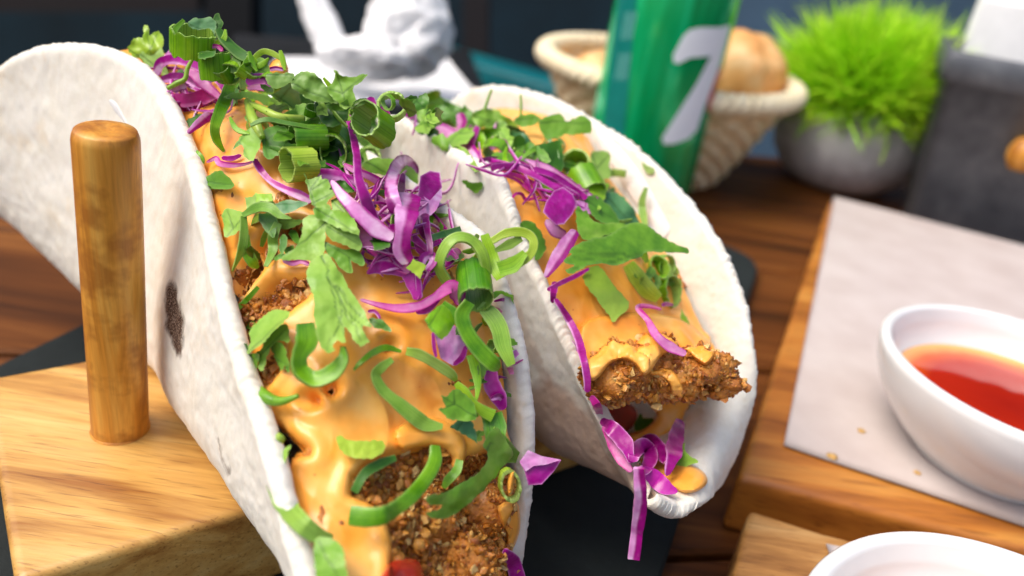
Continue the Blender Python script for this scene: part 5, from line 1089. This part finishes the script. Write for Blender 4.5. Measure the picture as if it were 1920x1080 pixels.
scraps([(605, 310), (700, 300), (820, 330), (850, 500), (770, 540), (690, 480)], 34, ['cab'], 'big cabbage bunch', 21, (22, 44), (.1, .7))
scraps([(300, 120), (410, 130), (425, 190), (340, 200)], 12, ['cab'], 'back heap of the near taco', 23, (18, 32), (.05, .4))
scraps([(860, 270), (960, 300), (1110, 370), (1050, 400), (920, 320)], 18, ['cab'], 'middle greens of the farther taco', 25, (20, 38), (.2, .6))
scraps([(560, 150), (690, 200), (700, 300), (560, 310), (440, 230)], 18, ['leaf', 'strip', 'leaf'], 'green heap in the upper middle', 27, (12, 24), (.5, .9))
scraps([(880, 700), (940, 700), (950, 800), (900, 850), (850, 790)], 8, ['leaf', 'cab', 'strip'], 'onion group on the right of the near taco', 29, (9, 16), (.1, .3))

# ------------------------------------------------------------------ trays, papers, bowls
TZ = 2.0
def ext(a, b, k): return a + (b - a) * k
FL, BL_ = PZ(1384, 893, TZ), PZ(1556, 374, TZ); FR = ext(FL, PZ(1700, 972, TZ), 3.2); BRr = ext(BL_, PZ(1920, 468, TZ), 1.7)
t1 = empty('serving_tray', (*((FL + BRr) / 2)[:2], .01), 'large orange brown wooden tray lined with paper, right of the tacos', 'tray', 'wooden trays')
bmfin(slab([FL[:2], FR[:2], BRr[:2], BL_[:2]], .006, TZ, .28, 4, 2, .05, 5), 'board', MAT['tray'], t1)
F2L = PZ(1408, 958, 1.75); G2L = PZ(1352, 1150, 1.75); dx = (PZ(1600, 1012, 1.75) - F2L)[:2]; dx /= np.linalg.norm(dx)
t2 = empty('serving_tray', (F2L[0] + 6, F2L[1] - 5, .01), 'lighter rough ended wooden tray at the bottom right corner', 'tray', 'wooden trays')
bmfin(slab([F2L[:2], G2L[:2], G2L[:2] + dx * 14, F2L[:2] + dx * 14], .006, 1.75, .16, 3, 3, .12, 9), 'board', MAT['tray_l'], t2)
pm = N('greaseproof_paper'); wv = pm.noise(.5, 3, .5)
pm.col(pm.ramp(wv, [(.3, (.60, .51, .475)), (.7, (.70, .62, .585))])).set(Alpha=.86, Roughness=.42, Specular_IOR_Level=.4)
pm.bump(pm.noise(1.2, 4, .6), .4, .12); MAT['paper'] = pm.m
def sheet(name, c, z, nx, ny, amp, mat, lab, cat, grp=None, seed=0, th=.012):
    u, v = np.meshgrid(np.linspace(0, 1, nx), np.linspace(0, 1, ny), indexing='ij'); c = [np.array(k[:2]) for k in c]
    xy = ((1 - u) * (1 - v))[..., None] * c[0] + (u * (1 - v))[..., None] * c[1] + (u * v)[..., None] * c[2] + ((1 - u) * v)[..., None] * c[3]
    G = np.dstack([xy, z + amp * (.5 + .5 * fbm(np.dstack([xy, xy[..., :1] * 0]), .22, 3, seed))])
    V = np.vstack([G.reshape(-1, 3), G.reshape(-1, 3) - [0, 0, th]]); f = gridf(nx, ny)
    idx = np.arange(nx * ny).reshape(nx, ny); lp_ = np.concatenate([idx[0], idx[1:, -1], idx[-1, -2::-1], idx[-2:0:-1, 0]]); l2 = np.roll(lp_, -1)
    return tag(mk(name, V, np.vstack([f, f[:, ::-1] + nx * ny, np.stack([lp_, lp_ + nx * ny, l2 + nx * ny, l2], -1)]), mat), lab, cat, grp)
pa, pb = PZ(1563, 370, TZ + .02), PZ(1468, 838, TZ + .02)
sheet('paper_liner', [pb, ext(pb, PZ(1900, 985, TZ), 1.6), ext(pa, PZ(1920, 463, TZ), 1.55), pa], TZ + .03, 90, 90, .10, MAT['paper'], 'pinkish white greaseproof paper spread over the large tray', 'paper liner', 'paper liners', 3)
pc = PZ(1548, 1020, 1.8)
sheet('paper_liner', [pc + [0, -9, 0], pc + [10, -9, 0], pc + [10, -.8, 0], pc], 1.79, 40, 40, .05, MAT['paper'], 'corner of paper showing under the bottom right bowl', 'paper liner', 'paper liners', 8)
for x, y, rx_ in ((1615, 808, .2), (1560, 856, .24), (1720, 886, .14)):
    p = PZ(x, y, TZ + .11); V, Fq = lathe([(.001, 0), (rx_ * .7, .0), (rx_ * .75, .01), (rx_ * .4, .03), (.001, .035)], 18); V = V * (1 + .35 * fbm(V + x, 3, 2, 1))[:, None]
    tag(mk('fried_crumb', V + p, Fq, MAT['crumb'], None, True, np.full((len(V), 3), .9)), {1615: 'small tan crumb on the paper, highest of the three', 1560: 'largest tan crumb, on the paper near the front edge of the tray', 1720: 'small tan crumb on the paper nearest the red sauce bowl'}[x], 'crumb', 'tan crumbs on the paper')
def bowl(c, zb, zr, R, rb, lab, sauce_mat, lvl, slab_):
    H = zr - zb; b = empty('sauce_bowl', (c[0], c[1], zb), lab, 'bowl', 'white sauce bowls')
    out = [(rb - .25, 0), (rb - .05, .0), (rb, .06), (rb + .03, .16)]
    for t in np.linspace(.08, 1, 16): out.append((rb + .03 + (R - rb - .03) * math.sin(t * math.pi / 2) ** .85 * (.86 + .14 * t), .16 + (H - .42) * t ** 1.05))
    rimc = (R - .17, H - .20)
    for a in np.linspace(0, math.pi, 9)[1:]: out.append((rimc[0] + .19 * math.cos(a), rimc[1] + .20 * math.sin(a)))
    ins = []
    for t in np.linspace(.97, .04, 18): ins.append(((R - .46) * math.sin(t * math.pi / 2) ** .75, .35 + (H - .62) * t ** 1.25))
    prof = out + ins + [(.001, .35)]
    V, Fq = lathe([(.001, .12), (rb - .3, .12)] + prof, 96); V += [c[0], c[1], zb]
    mk('body', V, Fq, MAT['porc'], b)
    ri = np.interp(lvl, [q[1] for q in ins[::-1]], [q[0] for q in ins[::-1]]) + .03
    pr = [(.001, lvl)] + [(ri * t, lvl + (.0 if t < .93 else (t - .93) * .9)) for t in np.linspace(.05, 1, 22)]
    V, Fq = lathe(pr, 96); V[:, 2] += .012 * fbm(V, 1.2, 2, 3); V += [c[0], c[1], zb]
    tag(mk('dipping_sauce', V, Fq, sauce_mat, None, True, np.tile((np.hypot(V[:, 0] - c[0], V[:, 1] - c[1]) / ri)[:, None], 3)), slab_, 'sauce')
cs = N('red_chilli_sauce'); k0, _, _ = cs.attr()
cs.col(cs.ramp(cs.math('ADD', k0, cs.math('MULTIPLY', cs.noise(1.4, 3), .06)), [(.0, (.30, .010, .003)), (.72, (.42, .018, .004)), (.88, (.66, .10, .008)), (1.0, (.86, .42, .13))])).set(Roughness=.06, Specular_IOR_Level=.5, Coat_Weight=.3, Coat_Roughness=.03)
pk = plain('peach_mayonnaise', (.82, .47, .30), .25, .02, 1, 0, .5, .1).m
bowl((15.35, 20.15), TZ + .12, 5.2, 4.12, 2.35, 'white porcelain bowl of red sauce standing on the large tray', cs.m, 1.85, 'glossy red chilli sauce filling the bowl on the large tray')
bowl((9.75, 8.6), 1.84, 5.0, 4.12, 2.35, 'white porcelain bowl cut off by the bottom right edge', pk, 1.5, 'pale peach sauce low in the bottom right bowl')

# ------------------------------------------------------------------ green can
cp = P(1246, 100, 43.0); CX, CY = cp[0], cp[1]
can = empty('soda_can', (CX, CY, 0), 'tall green metal soda can with a big white 7 on it', 'can')
cm = N('green_can_metal'); st = cm.noise(1.0, 3, .6, cm.sv(1.4, 1.4, .08))
cm.col(cm.ramp(st, [(.3, (.0, .24, .06)), (.5, (.0, .45, .13)), (.7, (.01, .66, .26))])).set(Roughness=.18, Metallic=.4, Coat_Weight=.4, Coat_Roughness=.08)
RC = 3.3
V, Fq = lathe([(.001, .35), (1.9, .3), (2.3, 0), (2.5, .05), (2.75, .5), (RC - .06, 1.15), (RC, 1.5), (RC, 6), (RC, 13.2), (RC - .1, 13.7), (2.7, 14.8), (2.62, 15.0), (2.75, 15.15), (2.6, 15.2), (2.5, 14.95), (.001, 14.9)], 96)
cb = mk('body', V + [CX, CY, 0], Fq, cm.m, can)
treeC = BVHTree.FromPolygons((V + [CX, CY, 0]).tolist(), Fq.tolist())
def decal(name, poly, mat, lift=.03, smooth=0):
    V2, Fc, e = meshpoly(poly, 4, smooth); D = np.array([cast(treeC, x, y) or np.nan for x, y in V2]); ok = ~np.isnan(D); Fc = Fc[ok[Fc].all(1)]; D = np.where(ok, D, 40)
    C = np.array([P(x, y, d_) for (x, y), d_ in zip(V2, D)]); r = C - [CX, CY, 0]; r[:, 2] = 0; r /= np.linalg.norm(r, axis=1, keepdims=True); C += r * lift
    used = np.unique(Fc); mp = np.full(len(C), -1); mp[used] = np.arange(len(used)); f = mp[Fc]; C = C[used]
    a, b_, c_ = C[f[0]]
    if np.cross(b_ - a, c_ - a) @ (CAM - a) < 0: f = f[:, ::-1]
    return mk(name, C, f, mat, can)
wp = plain('white_print', (.90, .94, .98), .35, .01, 1, 0, .5, 0).m; tp = plain('teal_sheen_paint', (.005, .26, .22), .3, .05, 1, .3, .5, 0).m; rp = plain('red_print', (.50, .03, .04), .35, .05, 1, 0, .5, 0).m
SEV = [(1368, 46), (1350, 51), (1312, 51), (1294, 55), (1281, 67), (1262, 103), (1263, 117), (1272, 119), (1294, 108), (1332, 105), (1306, 155), (1262, 225), (1241, 258), (1244, 270), (1262, 270), (1290, 260), (1306, 244), (1320, 200), (1347, 127), (1364, 68)]
decal('numeral', SEV, wp, .035); decal('red_spot', [(1352, 122), (1336, 150), (1327, 180), (1324, 208), (1333, 214), (1342, 190), (1350, 150)], rp, .03)
decal('teal_sheen', [(1162, -20), (1196, -20), (1170, 260), (1128, 260), (1136, 200)], tp, .02)  # sky reflection on the can's left side, painted as teal behind the print lines
lp3 = plain('pale_teal_print', (.14, .42, .38), .4, .02, 1, 0, .5, 0).m
for k in range(4):
    x0 = 1171 + k * 6
    decal('print_line', [(x0 + 4, 22), (x0 + 6.5, 22), (x0 - 4, 74), (x0 - 6.5, 74)], lp3, .03); decal('print_line', [(x0 - 8, 100), (x0 - 5.5, 100), (x0 - 15, 150), (x0 - 17.5, 150)], lp3, .03)

# ------------------------------------------------------------------ bread basket
bk = P(1256, 122, 50.0); bx, by = bk[0], bk[1]
wk = N('straw_wicker'); wk.col(wk.ramp(wk.noise(1.6, 4, .6), [(.3, (.66, .48, .24)), (.55, (.85, .68, .40)), (.75, (.92, .80, .54))])).set(Roughness=.6); wk.bump(wk.noise(8, 3, .6, wk.sv(1, 1, 4)), .4, .05)
wk2 = N('pale_straw_braid'); wk2.col(wk2.ramp(wk2.noise(2, 4, .6), [(.3, (.76, .62, .36)), (.6, (.90, .80, .56))])).set(Roughness=.6)
bas = empty('bread_basket', (bx, by, 0), 'round straw basket with a braided rim behind the green can', 'basket')
rows, n = 14, 220; a = np.linspace(0, 2 * np.pi, n, endpoint=False); ZB = 6.6
prof_z = np.linspace(.02, ZB - .2, rows * 6); Vw = []
for z in prof_z:
    r0 = 4.5 + (8.0 - 4.5) * (z / ZB) ** .9; row = int(z / (ZB / rows)); ph = (z / (ZB / rows)) % 1
    Vw.append(np.stack([np.cos(a) * (r0 + .10 * np.sin(np.pi * ph) + .22 * np.sin(a * 22 + row * math.pi) * np.sin(np.pi * ph)), np.sin(a) * (r0 + .10 * np.sin(np.pi * ph) + .22 * np.sin(a * 22 + row * math.pi) * np.sin(np.pi * ph)), np.full(n, z)], -1))
G = np.array(Vw); Gi = G * [.965, .965, 1] ; GG = np.concatenate([Gi[::-1][:, :], G], 0).transpose(1, 0, 2)
mk('woven_wall', GG.reshape(-1, 3) + [bx, by, .04], gridf(n, GG.shape[1], True), wk.m, bas)
V, Fq = lathe([(.001, .0), (4.5, .0), (4.55, .12), (.001, .12)], 60); mk('base', V + [bx, by, .02], Fq, wk.m, bas)
for s_ in range(3):
    t = np.linspace(0, 2 * np.pi, 420, endpoint=False); ph = t * 24 + s_ * 2 * math.pi / 3; R = 8.1 + .34 * np.cos(ph); z = ZB + .30 * np.sin(ph)
    c = np.stack([R * np.cos(t), R * np.sin(t), z], -1); T = np.roll(c, -1, 0) - np.roll(c, 1, 0); T /= np.linalg.norm(T, axis=1, keepdims=True)
    e = np.cross(T, [0, 0, 1.]); e /= np.linalg.norm(e, axis=1, keepdims=True); g = np.cross(T, e); aa = np.linspace(0, 2 * np.pi, 9, endpoint=False)
    V = c[:, None] + (e[:, None] * np.cos(aa)[None, :, None] + g[:, None] * np.sin(aa)[None, :, None]) * .36
    i = np.arange(420)[:, None]; j = np.arange(9)[None]; i2 = (i + 1) % 420; j2 = (j + 1) % 9
    mk('rim_strand', V.reshape(-1, 3) + [bx, by, 0], np.stack([i * 9 + j, i * 9 + j2, i2 * 9 + j2, i2 * 9 + j], -1).reshape(-1, 4), wk2.m, bas)
bd = N('golden_bread'); bd.col(bd.ramp(bd.noise(.5, 4, .6), [(.3, (.62, .24, .05)), (.5, (.80, .42, .14)), (.7, (.88, .60, .30))])).set(Roughness=.45); bd.bump(bd.noise(3, 4), .3, .1)
def bun(c, r, lab, seed, rot):
    bm = bmesh.new(); bmesh.ops.create_icosphere(bm, subdivisions=4, radius=1); V = np.array([v.co[:] for v in bm.verts]); Fc = np.array([[v.index for v in f.verts] for f in bm.faces]); bm.free()
    V = V * (1 + .12 * fbm(V, 1.2, 3, seed) - .10 * np.exp(-(V[:, :1] ** 2).ravel() * 40) * (V[:, 2] > 0))[:, None] * r
    c_, s_ = math.cos(rot), math.sin(rot); V = np.stack([V[:, 0] * c_ - V[:, 1] * s_, V[:, 0] * s_ + V[:, 1] * c_, V[:, 2]], -1)
    tag(mk('bread_roll', V + c, Fc, bd.m), lab, 'bread', 'bread rolls in the straw basket')
q = P(1392, 118, 50.5); bun(np.array([q[0], q[1], 6.9]), [2.7, 3.2, 2.7], 'golden bread roll rising over the basket rim right of the can', 4, .4)
q = P(1150, 100, 51); bun(np.array([q[0], q[1], 4.9]), [3.0, 3.0, 2.1], 'bread roll low in the basket left of the can', 9, 1.2)
q = P(1270, 60, 53); bun(np.array([q[0], by + 2.5, 4.9]), [3.0, 3.4, 2.3], 'bread roll in the basket hidden mostly by the can', 12, .2)

# ------------------------------------------------------------------ potted grass plant
pp_ = P(1588, 268, 55.0); gx_, gy_ = pp_[0], pp_[1]
pl = empty('potted_plant', (gx_, gy_, 0), 'bright green grassy plant in a round grey concrete pot', 'potted plant')
pm_ = N('grey_concrete'); pm_.col(pm_.ramp(pm_.noise(.8, 5, .65), [(.3, (.50, .48, .46)), (.6, (.70, .68, .655)), (.8, (.78, .76, .74))])).set(Roughness=.55); pm_.bump(pm_.noise(6, 4), .3, .05)
V, Fq = lathe([(.001, 0), (2.6, 0), (3.1, .08), (4.1, .8), (4.9, 2.0), (5.2, 3.2), (5.05, 4.4), (4.55, 5.5), (4.2, 6.0), (4.0, 6.0), (3.9, 5.6), (.001, 5.5)], 80); mk('pot', V + [gx_, gy_, .01], Fq, pm_.m, pl)
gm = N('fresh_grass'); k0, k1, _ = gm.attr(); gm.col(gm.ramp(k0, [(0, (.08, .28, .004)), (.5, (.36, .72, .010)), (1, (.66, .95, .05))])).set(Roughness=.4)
K = 9000; R = np.random.RandomState(5); tuft = R.randn(90, 3); tuft /= np.linalg.norm(tuft, axis=1, keepdims=True); dirs = tuft[R.randint(90, size=K)] + .20 * R.randn(K, 3); dirs /= np.linalg.norm(dirs, axis=1, keepdims=True); dirs[:, 2] = np.abs(dirs[:, 2]) * 1.0 - .28 * R.rand(K)
dirs /= np.linalg.norm(dirs, axis=1, keepdims=True); org = np.c_[R.randn(K, 2) * 1.3, 5.6 + R.rand(K) * 1.3]
Ln = 4.3 + 2.4 * R.rand(K); tpar = np.array([0, .35, .7, 1.0]); wd_ = np.array([.08, .10, .08, .004]); sidev = np.cross(dirs, R.randn(K, 3)); sidev /= np.linalg.norm(sidev, axis=1, keepdims=True)
bend = R.randn(K, 3) * .55; bend[:, 2] -= .4
Vb = []
for t, w_ in zip(tpar, wd_):
    c = org + dirs * (Ln * t)[:, None] + bend * (t * t) * .9
    Vb += [c - sidev * w_, c + sidev * w_]
Vb = np.stack(Vb, 1); base_f = np.array([[0, 1, 3, 2], [2, 3, 5, 4], [4, 5, 7, 6]]); Fb = (base_f[None] + (np.arange(K) * 8)[:, None, None]).reshape(-1, 4)
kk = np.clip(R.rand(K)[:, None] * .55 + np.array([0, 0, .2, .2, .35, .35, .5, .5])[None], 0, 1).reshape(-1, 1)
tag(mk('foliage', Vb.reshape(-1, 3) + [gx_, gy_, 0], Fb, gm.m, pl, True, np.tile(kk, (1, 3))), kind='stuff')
V, Fq = lathe([(.001, 5.5), (3.2, 5.5), (3.4, 6.6), (2.2, 7.8), (.001, 8.3)], 32); mk('moss_core', V + [gx_, gy_, 0], Fq, plain('moss', (.03, .09, .008), .8).m, pl)

# ------------------------------------------------------------------ grey napkin bucket
At = P(1774, 66, 49.0); d1 = -np.array([math.sin(math.radians(21)), math.cos(math.radians(21))]) * 8.6; d2 = np.array([.93, -.36]) * 9
bkt = empty('napkin_bucket', (At[0] + 4, At[1] - 6, 0), 'dark grey square bucket holding white napkins at the right edge', 'bucket')
cen = At[:2] + (d1 + d2) / 2
gmt = N('dark_grey_bucket'); gmt.col(gmt.ramp(gmt.noise(.7, 5, .65), [(.3, (.07, .077, .09)), (.6, (.125, .135, .15)), (.8, (.20, .205, .215))])).set(Roughness=.42, Metallic=.2); gmt.bump(gmt.noise(5, 4), .3, .05)
def sq(sc, z): return [np.r_[cen + (s1 * d1 + s2 * d2) / 2 * sc, z] for s1, s2 in ((-1, -1), (1, -1), (1, 1), (-1, 1))]
def rsq(sc, z, r=.7, k=6):
    o = []; u1, u2 = d1 / np.linalg.norm(d1), d2 / np.linalg.norm(d2); h1, h2 = np.linalg.norm(d1) / 2 * sc - r, np.linalg.norm(d2) / 2 * sc - r
    for s1, s2, a0 in ((1, 1, 0), (-1, 1, 90), (-1, -1, 180), (1, -1, 270)):
        for a_ in np.radians(np.linspace(a0, a0 + 90, k)): o.append(np.r_[cen + u1 * (s1 * h1 + r * math.cos(a_)) + u2 * (s2 * h2 + r * math.sin(a_)), z])
    return o
ZT = At[2]
lay_ = [rsq(.72, .01), rsq(.74, .3), rsq(.96, ZT - 1.7), rsq(1.04, ZT - 1.6), rsq(1.06, ZT - .9), rsq(1.06, ZT - .15), rsq(1.03, ZT), rsq(.98, ZT), rsq(.95, ZT - .2), rsq(.70, .5)]
G = np.array(lay_).transpose(1, 0, 2); mk('body', G.reshape(-1, 3), gridf(G.shape[0], G.shape[1], True), gmt.m, bkt)
bmfin(slab([p[:2] for p in sq(.70, 0)], .2, .5, 0), 'base', gmt.m, bkt)
tB = BVHTree.FromPolygons(G.reshape(-1, 3).tolist(), gridf(G.shape[0], G.shape[1], True).tolist())
kb = P(1921, 288, (cast(tB, 1921, 288) or 42) - .25); V, Fq = lathe([(.001, -1), (.5, -.9), (.8, -.4), (.85, .1), (.6, .7), (.001, .95)], 32); mk('wooden_knob', V + kb, Fq, MAT['dowel'], bkt)
npk = P(1915, 20, 47.5); wht = plain('white_tissue', (.90, .90, .90), .6, .02, 1).m
for k in range(6):
    o_ = npk[:2] + d1 / 8.6 * (k * .55 - 1.2); u2 = d2 / 9
    bmfin(slab([o_ - u2 * 2.4, o_ + u2 * 2.8, o_ + u2 * 2.8 + d1 / 8.6 * .4, o_ - u2 * 2.4 + d1 / 8.6 * .4], 1.0, ZT + 2.6 + .3 * math.sin(k * 2), .06, 2, 1, .06, k), 'napkin_fold', wht, None)
    nf = [o for o in COL.objects if o.name.startswith('napkin_fold')][-1]
    tag(nf, ['rearmost', 'second rearmost', 'third from the back of', 'third from the front of', 'second foremost', 'foremost'][k] + ' folded white napkin in the grey bucket', 'napkin', 'napkins standing in the grey bucket')

# ------------------------------------------------------------------ far side: second table, crumpled napkin, rails
def PY(px, py, Y): r = ray(px, py); return CAM + r * (Y / r[1])
dk = plain('black_lacquer', (.012, .013, .015), .4, .2, .5).m
f1, f2, f3, f4 = PZ(420, 200, -1), PZ(930, 214, -1), PZ(880, 92, -1), PZ(440, 62, -1)
nb = empty('side_table', (*((f1 + f3) / 2)[:2], -75), 'neighbouring dark table covered with white paper', 'table')
bmfin(slab([f1[:2], f2[:2], f3[:2], f4[:2]], -4, -1, .2, 2), 'tabletop', dk, nb); cc_ = (f1 + f3)[:2] / 2
bmfin(slab([cc_ + [-4, -4], cc_ + [4, -4], cc_ + [4, 4], cc_ + [-4, 4]], -75, -4, .2, 1), 'pedestal', dk, nb)
g1, g2, g3, g4 = PZ(450, 196, -.9), PZ(905, 192, -.9), PZ(838, 112, -.9), PZ(520, 108, -.9)
sheet('paper_cover', [g1, g2, g3, g4], -.95, 50, 50, .25, wht, 'white paper covering the neighbouring table behind the tacos', 'paper', None, 4, .03)
def crumple(px, py, d, rx, ry, rz, rot, seed):
    bm = bmesh.new(); bmesh.ops.create_icosphere(bm, subdivisions=5, radius=1); V = np.array([v.co[:] for v in bm.verts]); Fc = np.array([[v.index for v in f.verts] for f in bm.faces]); bm.free()
    s_ = d / F_PX; c, s2_ = math.cos(rot), math.sin(rot); X = IR * c - IU * s2_; Y = IR * s2_ + IU * c
    V = V * (1 + .16 * (1 - 2 * np.abs(fbm(V, 1.1, 2, seed))) - .12 + .10 * (1 - 2 * np.abs(fbm(V, 3, 3, seed + 3))) - .05)[:, None]
    return P(px, py, d) + X * V[:, :1] * rx * s_ + Y * V[:, 1:2] * ry * s_ - FWD * V[:, 2:3] * rz * s_, Fc
parts = [crumple(768, 58, 62, 82, 88, 70, 0, 3), crumple(604, 42, 62, 30, 95, 40, -.42, 7), crumple(690, 112, 61, 95, 40, 60, .1, 11)]
off = 0; VV, FF = [], []
for v_, f_ in parts: VV.append(v_); FF.append(f_ + off); off += len(v_)
tag(mk('crumpled_napkin', np.vstack(VV), np.vstack(FF), wht), 'crumpled white tissue napkin with a tall folded corner on the far table', 'napkin')
def panel(name, x0, x1, y0, y1, Y, dz, mat, lab, cat):
    a_, b_, c_, d_ = PY(x0, y1, Y), PY(x1, y1, Y), PY(x1, y0, Y), PY(x0, y0, Y); V = [p for p in (a_, b_, c_, d_)] + [p + [0, dz, 0] for p in (a_, b_, c_, d_)]
    V = [[p[0], p[1], p[2]] for p in V]
    return tag(mk(name, V, [(0, 1, 2, 3), (7, 6, 5, 4), (0, 4, 5, 1), (1, 5, 6, 2), (2, 6, 7, 3), (3, 7, 4, 0)], mat, None, False), lab, cat)
panel('dark_post', 385, 470, -700, 420, 200, 8, plain('black_paint', (.004, .004, .005), .6).m, 'black upright post behind the back heap of the near taco', 'post')
panel('wooden_rail', -700, 372, -40, 22, 235, 5, plain('dark_brown_rail', (.020, .013, .012), .6).m, 'dark brown rail along the top left of the far wall', 'rail')
panel('slanting_strut', 868, 915, -500, 330, 215, 6, plain('brown_strut', (.022, .016, .016), .6).m, 'thin dark brown strut between tissue and basket', 'post')
panel('blue_panel', 1372, 2600, -900, 700, 250, 6, plain('grey_blue_paint', (.085, .15, .22), .6, .1, .02).m, 'grey blue wall panel behind the plant', 'wall panel')
ta, tb_ = PZ(840, 106, -6), PZ(1150, 196, -6); tc, td = PZ(1150, 172, -6), PZ(840, 84, -6)
tag(bmfin(slab([ta[:2], tb_[:2], tc[:2], td[:2]], -9, -6, .2, 2), 'teal_rail', plain('teal_paint', (.0, .13, .15), .35, .1, 1).m), 'teal painted rail running behind the basket', 'rail')
